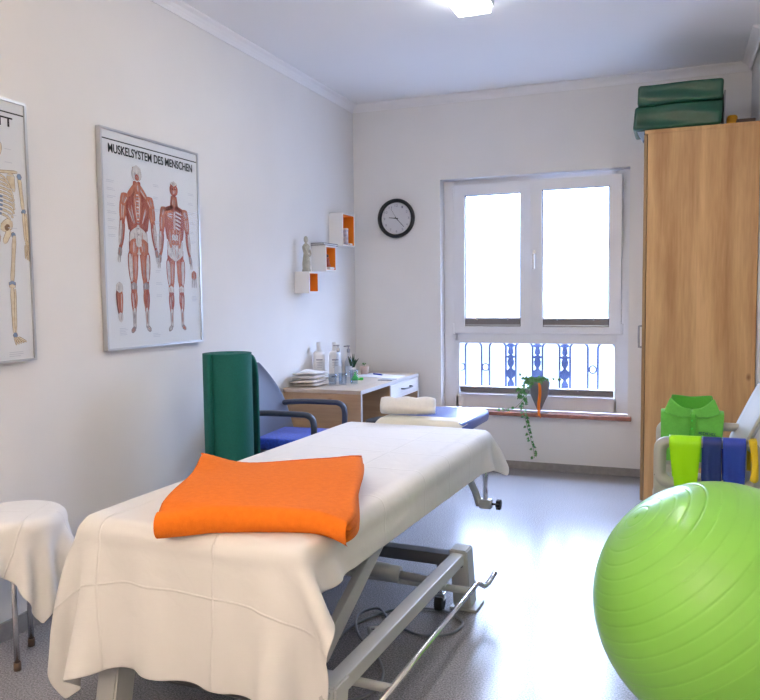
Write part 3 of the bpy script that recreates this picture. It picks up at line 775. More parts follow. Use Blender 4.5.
# ================================================================== CUBE SHELVES
def cube_shelf(y0, y1, z0, z1, label):
    x1 = WL+.112; w = .012
    t = thing('cube_shelf', (WL, (y0+y1)/2, z0), label, 'shelf', 'white and orange cube shelves')
    bm = bmesh.new()
    ringplate(bm, [(y0, z0), (y1, z0), (y1, z1), (y0, z1)], [(y0+w, z0+w), (y1-w, z0+w), (y1-w, z1-w), (y0+w, z1-w)], 'x', WL+.001, x1)
    obj('box', bm, 'white', t)
    bm = bmesh.new()
    ringplate(bm, [(y0+w, z0+w), (y1-w, z0+w), (y1-w, z1-w), (y0+w, z1-w)], [(y0+w+.002, z0+w+.002), (y1-w-.002, z0+w+.002), (y1-w-.002, z1-w-.002), (y0+w+.002, z1-w-.002)], 'x', WL+.004, x1-.003)
    box(bm, WL+.001, WL+.005, y0+w, y1-w, z0+w, z1-w)
    obj('inner_lining', bm, 'orin', t)
cube_shelf(4.615, 4.765, 1.345, 1.492, 'smallest white cube shelf with orange inside, lowest on the wall')
cube_shelf(4.885, 5.065, 1.500, 1.684, 'middle white cube shelf with orange inside holding a dark figurine')
cube_shelf(5.185, 5.415, 1.695, 1.942, 'largest and highest white cube shelf with orange inside, nearest the corner')
# statue on lowest shelf (a robed standing figure)
bm = bmesh.new(); sx, sy = -2.352, 4.685
lathe(bm, [(.030, 0), (.030, .012), (.026, .02), (.028, .05), (.024, .09), (.018, .125), (.024, .15), (.027, .172), (.016, .188), (.008, .194), (.009, .20)], sx, sy, 16, z0=1.492)
st = obj('stone_statuette', bm, 'figur', None, True)
tag(st, 'pale stone figure statuette standing on the lowest cube shelf', 'statuette')
bm = bmesh.new(); lathe(bm, [(.002, .198), (.012, .202), (.016, .216), (.014, .232), (.005, .242), (.001, .243)], sx, sy, 14, z0=1.492)
h = obj('head', bm, 'figur', st)
bm = bmesh.new(); tube(bm, curvepts([(sx+.004, sy-.026, 1.66), (sx+.022, sy-.026, 1.62), (sx+.028, sy-.004, 1.60), (sx+.024, sy+.018, 1.62), (sx+.004, sy+.026, 1.66)], 4), .007, 8); obj('arms', bm, 'figur', st)
# dark book lying on the middle shelf
bk = thing('thin_book', (-2.35, 4.97, 1.684), 'thin dark book lying flat on top of the middle cube shelf', 'book')
obj('cover', B(-2.408, -2.300, 4.872, 5.10, 1.6845, 1.6875), 'dkbook', bk); obj('cover', B(-2.408, -2.300, 4.872, 5.10, 1.697, 1.700), 'dkbook', bk)
obj('pages', B(-2.402, -2.305, 4.876, 5.095, 1.6875, 1.697), 'paper', bk)
# seated figurine in middle shelf
bm = bmesh.new(); fx, fy, fz = -2.335, 4.985, 1.5125
fg = thing('seated_figurine', (fx, fy, fz), 'small dark red seated figurine with white base inside the middle cube shelf', 'figurine')
lathe(bm, [(.012, .020), (.026, .026), (.020, .045), (.014, .070), (.018, .080), (.008, .088), (.006, .092)], fx, fy, 12, z0=fz); obj('body', bm, 'skin', fg, True)
bm = bmesh.new(); bmesh.ops.create_uvsphere(bm, u_segments=12, v_segments=8, radius=.012); bmesh.ops.translate(bm, verts=bm.verts[:], vec=(fx, fy, fz+.100)); obj('head', bm, 'brown', fg, True)
bm = bmesh.new(); box(bm, fx-.025, fx+.035, fy-.028, fy+.055, fz+.002, fz+.020, bev=.006); obj('base', bm, 'white', fg)
# tin in the highest shelf
tn = thing('decorated_tin', (-2.335, 5.325, 1.707), 'tall narrow blue and white tin inside the highest cube shelf', 'tin')
bm = bmesh.new(); lathe(bm, [(.019, .0), (.020, .004), (.020, .108), (.019, .112)], -2.335, 5.325, 20, z0=1.7097); obj('tin_body', bm, 'tubeb', tn)
bm = bmesh.new(); lathe(bm, [(.021, .110), (.021, .124), (.018, .127)], -2.335, 5.325, 20, z0=1.7097); obj('lid', bm, 'white', tn)
bm = bmesh.new(); box(bm, -2.36, -2.31, 5.352, 5.398, 1.7097, 1.725, bev=.003); tag(obj('folded_card', bm, 'paper'), 'small white card box beside the tin in the highest cube shelf', 'card')

# ================================================================== DESK
DX0, DX1, DY0, DY1, DZ = WL+.012, -1.84, 4.40, 5.565, .72
dk = thing('writing_desk', (-2.12, 4.98, 0), 'light oak writing desk with a pale drawer against the left wall', 'desk')
bm = bmesh.new(); box(bm, DX0, DX1-.002, DY0, DY1, DZ-.024, DZ, bev=.002, seg=1); obj('desktop', bm, 'deskt', dk)
obj('edge_band', B(DX1-.002, DX1+.001, DY0, DY1, DZ-.024, DZ), 'edge', dk)
bm = bmesh.new(); box(bm, DX0, DX1-.004, DY0+.002, DY0+.022, .0, DZ-.0245); e = obj('side_panel', bm, 'deskx', dk)
obj('edge_band', B(DX1-.004, DX1-.001, DY0+.002, DY0+.024, .0, DZ-.0245), 'edge', dk)
obj('side_panel', B(DX0, DX1-.004, DY1-.022, DY1-.002, 0, DZ-.0245), 'deskx', dk)
obj('edge_band', B(DX1-.004, DX1-.001, DY1-.022, DY1-.002, .0, DZ-.0245), 'edge', dk)
obj('partition', B(DX0, DX1-.004, 4.93, 4.948, 0, DZ-.0245), 'deskx', dk)
obj('back_panel', B(DX0, DX0+.016, DY0+.022, 4.93, .25, DZ-.025), 'deskw', dk)
dr = obj('drawer', B(DX1-.016, DX1+.002, 4.935, DY1-.024, .585, DZ-.028, bev=.002), 'drawer', dk)
bm = bmesh.new(); tube(bm, curvepts([(DX1, 5.16, .645), (DX1+.028, 5.165, .645), (DX1+.032, 5.25, .643), (DX1+.028, 5.335, .645), (DX1, 5.34, .645)], 5), .0055, 8); obj('handle', bm, 'dmetal', dr)
obj('shelf', B(DX0, DX1-.01, 4.948, DY1-.022, .40, .418), 'drawer', dk)
obj('shelf', B(DX0, DX1-.03, 4.948, DY1-.022, .05, .068), 'drawer', dk)
# --- things on the desk
def folded_towel(x0, x1, y0, y1, z0, z1, m, label, rz=0, name='folded_towel', seed=1, nl=3, soft=.01):
    t = bmesh.new(); rnd = random.Random(seed); th = (z1-z0)/nl
    for k in range(nl):
        za, zb = z0+k*th, z0+(k+1)*th*1-.0; dx, dy = rnd.uniform(-.008, .008), rnd.uniform(-.006, .006)
        n = 14; P = []
        for i in range(n+1):
            row = []; u = i/n
            for j in range(n+1):
                v = j/n; e = (1-abs(2*u-1)**3.5)**.5*(1-abs(2*v-1)**3.5)**.5
                row.append((x0+(x1-x0)*u+dx, y0+(y1-y0)*v+dy, e))
            P.append(row)
        wob = lambda x, y: .010*math.sin(x*27+k+seed)*math.cos(y*21+seed)*(k/nl+.25)
        mid = (za+zb)/2; hh = (zb-za)/2*.98
        top = [[(a, b, mid+hh*e+wob(a, b)) for a, b, e in r] for r in P]; bot = [[(a, b, mid-hh*e+(wob(a, b) if k else 0)) for a, b, e in r] for r in P]
        A = grid_surface(t, top); C = grid_surface(t, [r[::-1] for r in bot])
    bmesh.ops.remove_doubles(t, verts=t.verts[:], dist=.0004)
    if rz:
        c = Vector(((x0+x1)/2, (y0+y1)/2, 0)); bmesh.ops.rotate(t, cent=c, matrix=Matrix.Rotation(rz, 3, 'Z'), verts=t.verts[:])
    bmesh.ops.recalc_face_normals(t, faces=t.faces[:])
    o = obj(name, t, m, None, True); tag(o, label, 'towel', 'folded towels on the desk'); return o
folded_towel(-2.392, -2.200, 4.48, 4.715, DZ+.001, DZ+.043, 'towel2', 'cream folded towel at the bottom of the pile on the desk', .0, seed=2, nl=2)
folded_towel(-2.388, -2.208, 4.485, 4.705, DZ+.051, DZ+.100, 'towel', 'white folded towel lying on top of the cream towel', .0, seed=5, nl=2)
def pump_bottle(x, y, label):
    t = thing('lotion_bottle', (x, y, DZ), label, 'bottle', 'white lotion bottles by the wall')
    bm = bmesh.new(); lathe(bm, [(.040, 0), (.043, .004), (.043, .185), (.040, .202), (.030, .212), (.0165, .216), (.0165, .224)], x, y, 24, z0=DZ+.0005); obj('bottle_body', bm, 'white', t)
    bm = bmesh.new(); lathe(bm, [(.018, .217), (.018, .272), (.015, .278)], x, y, 18, z0=DZ+.0005); obj('cap', bm, 'white', t)
    # label print: a band of text lines on the curved front (towards the room)
    bm = bmesh.new()
    for za, zb, w in ((.150, .158, .55), (.135, .138, .5), (.124, .126, .45), (.112, .114, .5), (.100, .102, .4), (.03, .04, .7)):
        seg = 6; a0 = math.radians(-62); P = []
        for k in range(seg+1):
            a = a0+(k/seg-.5)*2*w; P.append([(x+.0434*math.cos(a), y+.0434*math.sin(a), DZ+z) for z in (za, zb)])
        grid_surface(bm, P)
    tag(obj('label_print', bm, 'label', t), kind='stuff')
pump_bottle(-2.352, 4.86, 'white lotion bottle with grey cap behind the towels, left of its twin')
pump_bottle(-2.240, 4.885, 'white lotion bottle with grey cap partly hidden by the clear glass bottles')
def clear_bottle(x, y, hgt, label):
    t = thing('glass_bottle', (x, y, DZ), label, 'bottle', 'clear glass bottles on the desk')
    bm = bmesh.new()
    lathe(bm, [(.026, 0), (.029, .003), (.029, hgt*.50), (.026, hgt*.58), (.013, hgt*.68), (.011, hgt*.78), (.013, hgt*.79), (.013, hgt*.81)], x, y, 24, z0=DZ+.0005); obj('bottle_body', bm, 'bglass', t)
    bm = bmesh.new(); lathe(bm, [(.0115, hgt*.812), (.0115, hgt*.90), (.004, hgt*.92), (.004, hgt*.965), (.010, hgt*.97), (.010, hgt)], x, y, 16, z0=DZ+.0005)
    tube(bm, [(x, y, DZ+hgt*.985), (x-.034, y-.004, DZ+hgt*.975)], .0045, 8); obj('pump', bm, 'lining', t)
    bm = bmesh.new(); seg = 8; P = []
    for k in range(seg+1):
        a = math.radians(-70)+(k/seg-.5)*1.7; P.append([(x+.0295*math.cos(a), y+.0295*math.sin(a), DZ+z) for z in (hgt*.18, hgt*.46)])
    grid_surface(bm, P); obj('label_sticker', bm, 'yel2', t)
clear_bottle(-2.155, 4.755, .268, 'clear glass bottle behind the tumblers, nearer the towels')
clear_bottle(-2.090, 4.785, .262, 'clear glass bottle with a pump top beside the green funnel')
def tumbler(x, y, label, r=.030, hh=.098):
    bm = bmesh.new()
    lathe(bm, [(r*.80, 0), (r*.86, .003), (r, hh), (r*.93, hh), (r*.78, .008), (r*.3, .007)], x, y, 24, z0=DZ+.0005)
    bmesh.ops.recalc_face_normals(bm, faces=bm.faces[:])
    o = obj('drinking_glass', bm, 'bglass', None, True); tag(o, label, 'glass', 'drinking glasses on the desk')
tumbler(-2.155, 4.655, 'empty drinking glass next to the towels on the desk', hh=.075)
tumbler(-2.095, 4.69, 'empty drinking glass in the middle of the three on the desk', hh=.08)
tumbler(-2.035, 4.745, 'taller drinking glass on the desk next to the green funnel')
bm = bmesh.new(); lathe(bm, [(.030, 0), (.031, .004), (.020, .022), (.009, .034), (.006, .052), (.005, .058)], -2.125, 4.975, 20, z0=DZ+.0005)
lathe(bm, [(.014, .0), (.014, .016), (.010, .018)], -2.080, 4.985, 12, z0=DZ+.0005); box(bm, -2.11, -2.08, 4.972, 4.99, DZ+.001, DZ+.012, bev=.002)
tag(obj('funnel', bm, 'pgreen', None, True), 'bright green plastic funnel standing on the desk', 'funnel')
pp = thing('potted_succulent', (-2.345, 5.44, DZ), 'dark spiky succulent in a small pot near the wall corner', 'plant')
bm = bmesh.new(); lathe(bm, [(.024, 0), (.030, .045), (.026, .045), (.024, .038)], -2.345, 5.44, 16, z0=DZ+.0005); obj('pot', bm, 'white', pp)
bm = bmesh.new()
for k in range(9):
    a = k*2.4; l = .018*(k % 3); tube(bm, [(-2.345+.006*math.cos(a), 5.44+.006*math.sin(a), DZ+.035), (-2.345+(.012+l*.5)*math.cos(a), 5.44+(.012+l*.5)*math.sin(a), DZ+.09), (-2.345+(.016+l)*math.cos(a), 5.44+(.016+l)*math.sin(a), DZ+.150-l)], .006, 6, radii=[.006, .007, .001])
obj('leaves', bm, 'pcactus', pp)
pp = thing('potted_seedling', (-2.21, 5.36, DZ), 'tiny green sprout in a pinkish pot beside the white paper', 'plant')
bm = bmesh.new(); lathe(bm, [(.026, 0), (.036, .064), (.032, .064), (.028, .05)], -2.21, 5.36, 18, z0=DZ+.0005); obj('pot', bm, 'terra', pp)
bm = bmesh.new(); tube(bm, [(-2.21, 5.36, DZ+.045), (-2.212, 5.358, DZ+.078)], .002, 5)
for a in (0, 2.1, 4.2): tube(bm, [(-2.212, 5.358, DZ+.074), (-2.212+.014*math.cos(a), 5.358+.014*math.sin(a), DZ+.085)], .004, 6, radii=[.001, .005])
obj('sprout', bm, 'leaf', pp)
bm = bmesh.new(); prism(bm, [(-2.226, 5.215), (-1.872, 5.095), (-1.862, 5.31), (-2.19, 5.455)], 'z', DZ+.0008, DZ+.0035); tag(obj('writing_paper', bm, 'paper'), 'white sheets of paper lying on the desk', 'paper')
pn = thing('ballpoint_pen', (-2.06, 5.31, DZ), 'blue ballpoint pen lying on the white paper', 'pen')
bm = bmesh.new(); tube(bm, [(-2.125, 5.335, DZ+.009), (-2.035, 5.283, DZ+.009)], .0052, 8); obj('barrel', bm, 'penb', pn)
bm = bmesh.new(); tube(bm, [(-2.035, 5.283, DZ+.009), (-2.020, 5.2743, DZ+.009)], .004, 8, radii=[.004, .001]); obj('tip', bm, 'alu', pn)
bm = bmesh.new(); box(bm, -1.955, -1.845, 4.985, 5.085, DZ+.0008, DZ+.006, bev=.001); tag(obj('oblong', bm, 'lining'), 'small grey notepad at the front edge of the desk', 'oblong')  # thin flat grey box at the desk's front edge

# ================================================================== OFFICE CHAIR (slate armchair with blue seat)
ac = thing('armchair', (-2.06, 3.98, 0), 'slate blue armchair with a bright blue seat beside the desk', 'chair')
AR = Matrix.Translation((-2.060, 3.965, 0)) @ Matrix.Rotation(math.radians(4), 4, 'Z')
def L2W(pts, T=AR): return [T @ Vector(p) for p in pts]
# local: +x is where the sitter looks, y across
P = []
for i in range(15):
    v = i/14; row = []
    for j in range(17):
        u = j/16*2-1
        half = .262*(1-.80*max(0, v-.35)**1.8/.65**1.8)
        y = u*half; z = .46+v*.47
        x = -.205-.10*v+.07*(abs(u)**2)*(1-.6*v)
        row.append(AR @ Vector((x, y, z)))
    P.append(row)
bm = bmesh.new(); grid_surface(bm, P); obj('backrest', bm, 'slate', ac, True, mods=[SOL(.014), SUB(1)])
bm = bmesh.new(); box(bm, -.20, .23, -.215, .215, .445, .515, bev=.028, seg=3, T=AR); obj('seat_cushion', bm, 'bluefab', ac, True)
bm = bmesh.new(); box(bm, -.21, .24, -.225, .225, .415, .445, bev=.01, T=AR); obj('seat_pan', bm, 'slate2', ac)
for s in (-1, 1):
    pts = curvepts([(-.235, s*.235, .655), (-.10, s*.245, .668), (.10, s*.25, .668), (.165, s*.25, .662), (.195, s*.25, .63), (.198, s*.25, .55), (.19, s*.245, .42)], 5)
    bm = bmesh.new(); tube(bm, L2W(pts), .017, 10, sx=1.35); obj('armrest', bm, 'slate2', ac)
for sx, sy in ((-1, -1), (-1, 1), (1, -1), (1, 1)):
    pts = [(sx*.17+(.0), sy*.20, .41), (sx*.205, sy*.225, .2), (sx*.235, sy*.24, .012)]
    bm = bmesh.new(); tube(bm, L2W(curvepts(pts, 4)), .013, 8)
    l = obj('leg', bm, 'slate2', ac)
    bm = bmesh.new(); e = AR @ Vector((sx*.235, sy*.24, 0)); lathe(bm, [(.016, 0), (.016, .02)], e.x, e.y, 10); obj('foot_cap', bm, 'rubber', l)

# ================================================================== ROLLED MAT
mt = thing('exercise_mat', (-2.115, 3.31, 0), 'dark green exercise mat rolled up and standing on its end', 'mat')
bm = bmesh.new(); pts = []; n = 150; turns = 4.3; R1 = .132
def spiral(t): # t 0..1
    a = t*turns*2*PI; r = .035+(R1-.035)*t; return a, r
top = []; inner = []
A0 = 2.6
for k in range(n+1):
    a, r = spiral(k/n); top.append((-2.115+r*math.cos(a+A0), 3.31+r*math.sin(a+A0)))
th = .0185
for k in range(n+1):
    a, r = spiral(k/n); inner.append((-2.115+(r-th)*math.cos(a+A0), 3.31+(r-th)*math.sin(a+A0)))
P = []
for k in range(n+1):
    (x1, y1), (x0, y0) = top[k], inner[k]
    P.append([(x0, y0, .002), (x1, y1, .002), (x1, y1, .5), (x1, y1, 1.036), (x1, y1, 1.040), (x0, y0, 1.040), (x0, y0, .5)])
V = grid_surface(bm, P, closed_v=True)
bm.faces.new(V[0]); bm.faces.new(V[-1][::-1]); bmesh.ops.recalc_face_normals(bm, faces=bm.faces[:])
obj('rolled_body', bm, 'mat', mt)
# outer flap that springs away behind the roll, rounded upper corner
bm = bmesh.new(); P = []
for i in range(15):
    u = i/14
    x = -2.17+.135*u; y = 3.455+.03*math.sin(u*PI)+.005*u
    zt = 1.02-.085*max(0, (u-.55)/.45)**2.4
    if u > .96: zt -= .03
    P.append([(x, y, .004+(zt-.004)*v/10) for v in range(11)])
grid_surface(bm, P); obj('loose_end', bm, 'mat', mt, True, mods=[SOL(.013)])

# ================================================================== STOOL with cloth
SCX, SCY, SR, SZ = -2.222, 2.03, .172, .550
sl = thing('round_stool', (SCX, SCY, 0), 'round stool with thin steel legs under a white cloth at the left wall', 'stool')
bm = bmesh.new(); lathe(bm, [(SR-.01, 0), (SR, .01), (SR, .03), (SR-.01, .04)], SCX, SCY, 32, z0=SZ-.04); obj('seat', bm, 'white', sl)
for x, y in ((-2.17, 1.97), (-2.275, 2.135), (-2.335, 1.965)):
    bm = bmesh.new(); tube(bm, [(x, y, SZ-.04), (x, y, .012)], .0105, 12); l = obj('leg', bm, 'chrome', sl)
    bm = bmesh.new(); lathe(bm, [(.013, 0), (.013, .03)], x, y, 12); obj('foot_cap', bm, 'brown', l)
h = .018; nx, ny = 34, 32
X, Y = np.meshgrid(np.arange(nx)*h, np.arange(ny)*h, indexing='ij')
th = math.radians(24); cxl, cyl = X-(nx-1)*h/2, Y-(ny-1)*h/2
P0 = np.stack([SCX+.035+cxl*math.cos(th)-cyl*math.sin(th), SCY+cxl*math.sin(th)+cyl*math.cos(th), np.full_like(X, SZ+.012)], -1).reshape(-1, 3)
P0[:, 0] = np.maximum(P0[:, 0], WL+.012)
Pd = drape(nx, ny, h, P0, RCyl((SCX, SCY), SR+.004, SZ+.002), steps=150, iters=8, stiff=.30).reshape(nx, ny, 3)
bm = bmesh.new(); grid_surface(bm, [[tuple(p) for p in r] for r in Pd], uv=[[(i*h, j*h) for j in range(ny)] for i in range(nx)])
tag(obj('stool_cloth', bm, 'stoolcloth', None, True, mods=[SOL(.002, 1), SUB(1)]), 'white linen cloth draped over the round stool at the left edge', 'cloth')

# ================================================================== MASSAGE TABLE
ROT = math.radians(-2.6)   # far end slightly towards +x
BCX, BCY = -1.265, 2.71
TB = Matrix.Translation((BCX, BCY, 0)) @ Matrix.Rotation(ROT, 4, 'Z')
BW, BL = .393, .945       # half width, half length of the long cushion
TOP = .648
tb = thing('massage_table', (BCX, BCY, 0), 'height-adjustable massage table with grey steel frame, covered by a white sheet', 'massage table')
def tbx(*a, bev=0, **k): bm = bmesh.new(); box(bm, *a, bev=bev, T=TB, **k); return bm
def tpts(p): return [TB @ Vector(q) for q in p]
obj('table_cushion', tbx(-BW, BW, -BL, BL, TOP-.075, TOP, bev=.036, seg=4), 'blueviny', tb, True)
obj('upper_frame', tbx(-BW+.05, BW-.05, -BL+.06, BL-.04, TOP-.115, TOP-.078, bev=.004), 'metal', tb)
# head section at the far end
hd = obj('head_section', tbx(-.255, .222, BL+.06, BL+.60, TOP-.055, TOP+.022, bev=.030, seg=4), 'blueviny', tb, True)
obj('head_frame', tbx(-.16, .16, BL-.1, BL+.50, TOP-.095, TOP-.057, bev=.004), 'metal', tb)
# base: two side rails at z .25, cross beams, end posts, feet
RXr = .455-.015
for s in (-1, 1):
    RXr = .44 if s > 0 else .36
    bm = bmesh.new(); box(bm, s*RXr-.026, s*RXr+.026, -.93, .30, .215, .262, bev=.004, T=TB)
    obj('side_rail', bm, 'metal', tb)
for yy in (.29, -.86):
    obj('cross_beam', tbx(-.39, .46, yy-.03, yy+.03, .20, .25, bev=.003), 'metal' if yy < 0 else 'dmetal', tb)
for s in (-1, 1):
    for yy in (.30, -.87):
        RXr = .44 if s > 0 else (.30 if yy < 0 else .44)
        bm = bmesh.new()
        # wedge post, wide at foot
        d = 1 if yy > 0 else -1
        poly = [(yy-.045, .275), (yy+.045, .275), (yy+.045+d*.055, .012), (yy-.045+d*.055, .012)] if d > 0 else [(yy-.045, .275), (yy+.045, .275), (yy+.045-.055, .012), (yy-.045-.055, .012)]
        prism(bm, poly, 'x', s*RXr-.036, s*RXr+.040)
        bmesh.ops.bevel(bm, geom=bm.edges[:], offset=.006, segments=2, affect='EDGES')
        bmesh.ops.transform(bm, matrix=TB, verts=bm.verts[:])
        obj('end_post', bm, 'metal', tb)
        obj('foot_plate', tbx(s*RXr-.05, s*RXr+.065, yy+d*.005, yy+d*.13, .0, .011, bev=.002), 'metal', tb)
        bm = bmesh.new(); cxw, cyw = s*RXr-.085, yy-.02*d
        c = TB @ Vector((cxw, cyw, .034))
        tube(bm, [c-Vector((.016, 0, 0)), c+Vector((.016, 0, 0))], .034, 20); bm2 = bm
        ww = obj('caster_wheel', bm2, 'rubber', tb)
        bm = bmesh.new(); tube(bm, [(c.x, c.y, .055), (c.x, c.y, .215)], .012, 10); box(bm, c.x-.024, c.x+.024, c.y-.02, c.y+.02, .045, .078, bev=.005); obj('caster_fork', bm, 'chrome', ww)
# chrome foot bar all round
for s in (-1, 1):
    x = s*.515; 
    pts = [(x, -.80, .135), (x, .285, .135), (x+s*.01, .31, .125), (x+s*.022, .318, .115), (x+s*.036, .335, .125), (x+s*.050, .385, .155)]
    bm = bmesh.new(); tube(bm, tpts(pts), .011, 12); obj('foot_bar', bm, 'chrome', tb)
for yy in (.20, -.62):
    bm = bmesh.new(); tube(bm, tpts([(-.515, yy, .135), (.515, yy, .135)]), .0145, 12); obj('cross_tube', bm, 'metal', tb)
# lifting arms and actuator
for s in (-1, 1):
    for y0, z0, y1, z1 in ((-.66, .22, -.02, TOP-.10),):
        bm = bmesh.new(); a = Vector((0, y1-y0, z1-z0)).normalized(); nrm = Vector((0, -a.z, a.y))
        w0, w1 = .034, .028
        poly = [(y0-a.z*w0, z0+a.y*w0), (y0+a.z*w0, z0-a.y*w0), (y1+a.z*w1, z1-a.y*w1), (y1-a.z*w1, z1+a.y*w1)]
        prism(bm, poly, 'x', s*(.30 if y1 > y0 else .265)-.014, s*(.30 if y1 > y0 else .265)+.014, bev=.003); bmesh.ops.transform(bm, matrix=TB, verts=bm.verts[:])
        obj('lifting_arm', bm, 'metal', tb)
ax = bmesh.new(); tube(ax, tpts([(.02, .13, .205), (.23, .15, .180)]), .034, 20); act = obj('lift_actuator', ax, 'metal', tb)
bm = bmesh.new(); tube(bm, tpts([(.23, .15, .180), (.42, .165, .165)]), .016, 14); obj('piston_rod', bm, 'metal', act)
bm = bmesh.new(); tube(bm, tpts([(-.02, .127, .210), (.03, .131, .204)]), .016, 12); obj('actuator_bolt', bm, 'dmetal', act)
mb = obj('motor_box', tbx(-.23, .02, -.80, -.62, .10, .175, bev=.02, seg=3), 'dmetal', tb)
obj('sticker', tbx(-.16, -.08, -.78, -.69, .1755, .1765), 'labelw', mb)
bm = bmesh.new(); pts = []
for k in range(150):
    a = k*.5; pts.append((-.36+.0012*k, -.80+.018*math.sin(a), .165+.018*math.cos(a)))
tube(bm, tpts(pts), .0035, 6); obj('coil_spring', bm, 'chrome', tb)
obj('control_housing', tbx(-.40, -.18, -.70, -.50, .10, .20, bev=.015), 'dmetal', tb)
bm = bmesh.new(); tube(bm, tpts([(-.30, -.72, .06), (.44, -.70, .06)]), .010, 10); obj('lower_rod', bm, 'dmetal', tb)
# side clamp under the far right end
cl = bmesh.new(); box(cl, BW-.030, BW+.030, BL-.115, BL-.075, .288, .335, bev=.006, T=TB)
clp = obj('side_clamp', cl, 'metal', tb)
bm = bmesh.new(); tube(bm, tpts([(BW-.002, BL-.095, .30), (BW-.002, BL-.095, .455), (BW+.0, BL-.095, TOP-.095), (BW-.10, BL-.095, TOP-.095)]), .0125, 12); obj('clamp_rod', bm, 'chrome', clp)
bm = bmesh.new(); tube(bm, tpts(curvepts([(BW-.03, BL-.10, .30), (BW-.045, BL-.11, .36), (BW-.06, BL-.14, .42), (BW-.10, BL-.16, .54)], 5)), .013, 10, sx=1.4); obj('clamp_lever', bm, 'metal', clp)
bm = bmesh.new(); a, c = tpts([(BW+.030, BL-.095, .312), (BW+.058, BL-.095, .312)]); tube(bm, [a, c], .006, 8)
for k in range(6):
    d = TB @ Vector((BW+.064, BL-.095+.017*math.cos(k*PI/3), .312+.017*math.sin(k*PI/3))); tube(bm, [d-Vector((.010, 0, 0)), d+Vector((.010, 0, 0))], .009, 8)
tube(bm, [c-Vector((.006, 0, 0)), c+Vector((.018, 0, 0))], .018, 14); obj('clamp_knob', bm, 'black', clp)

# --- the sheet (draped in the table's own coordinates)
h = .0215; side, near, far = .20, .385, .125
nx = int(round((2*BW+2*side)/h))+1; ny = int(round((2*BL+near+far)/h))+1
X, Y = np.meshgrid(np.arange(nx)*h-(BW+side), np.arange(ny)*h-(BL+near), indexing='ij')
ra = math.radians(-.6)
P0 = np.stack([X*math.cos(ra)-Y*math.sin(ra)-.032, X*math.sin(ra)+Y*math.cos(ra), np.full_like(X, TOP+.012)], -1).reshape(-1, 3)
P0[:, 2] += .004*np.sin(P0[:, 0]*9+1)*np.sin(P0[:, 1]*7)
col = RBox((0, 0, TOP/2-.2), (BW+.003, BL+.003, TOP/2+.2+.003), .022, .006)
Pd = drape(nx, ny, h, P0, col, steps=150, iters=14, stiff=.95)
Pw = np.array([tuple(TB @ Vector(p)) for p in Pd]).reshape(nx, ny, 3)
bm = bmesh.new(); grid_surface(bm, [[tuple(p) for p in r] for r in Pw], uv=[[(i*h, j*h) for j in range(ny)] for i in range(nx)])
tag(obj('bed_sheet', bm, 'sheet', None, True, mods=[SOL(.0015, 1), SUB(1)]), 'large creased white sheet draped over the long part of the massage table', 'sheet')
# cream cover on near half of the head section
P = []
for i in range(19):
    u = i/18*2-1; row = []
    for j in range(9):
        y = BL+.045+.13*j/8
        xx = u*.243-.010; drop = max(0, abs(u)-.90)*.30
        row.append(TB @ Vector((xx-.01, y, TOP+.0265-drop+.001*math.sin(u*19+j) - (0.050 if j == 0 else .004 if j == 1 else 0))))
    P.append(row)
bm = bmesh.new(); grid_surface(bm, P, uv=[[(i*.03, j*.03) for j in range(9)] for i in range(19)])
tag(obj('head_cover', bm, 'paperc', None, True, mods=[SOL(.0015, 1), SUB(1)]), 'cream cover cloth lying across the blue head section of the massage table', 'cover')
# rolled towel lying on head section; spiral end shows at its left end
bm = bmesh.new(); n = 90; P = []
ra0 = .045
c0 = Vector((-1.470, 3.80, TOP+.0305)); dirv = Vector((.285, .065, 0)); dn = dirv.normalized(); sd = Vector((-dn.y, dn.x, 0))
prof = []
for k in range(n+1):
    t = k/n; a = -PI/2+.3-(1-t)*2*PI*3.2; r = .010+.043*t
    prof.append((a, r*(1+.05*math.sin(a*3+k*.2))))
th = .0112
loop = [(math.cos(a)*r, math.sin(a)*r) for a, r in prof]+[(math.cos(a)*(r-th), math.sin(a)*(r-th)) for a, r in prof[::-1]]
for q in range(15):
    t = q/14; k = 1-.10*abs(2*t-1)**6; P.append([c0+dirv*t+sd*(x*1.25*k)+Vector((0, 0, .0515+z*k*.95+.0035*math.sin(t*17+x*60)*(z+.04)/.08)) for x, z in loop])
V = grid_surface(bm, P, closed_v=True)
m = len(loop)
for ring in (V[0], V[-1]):
    for k in range(n):
        try: f = bm.faces.new((ring[k], ring[k+1], ring[m-2-k], ring[m-1-k]))
        except ValueError: pass
bmesh.ops.recalc_face_normals(bm, faces=bm.faces[:])
tag(obj('rolled_towel', bm, 'towel', None, True), 'rolled white towel lying on the head section of the massage table', 'towel')

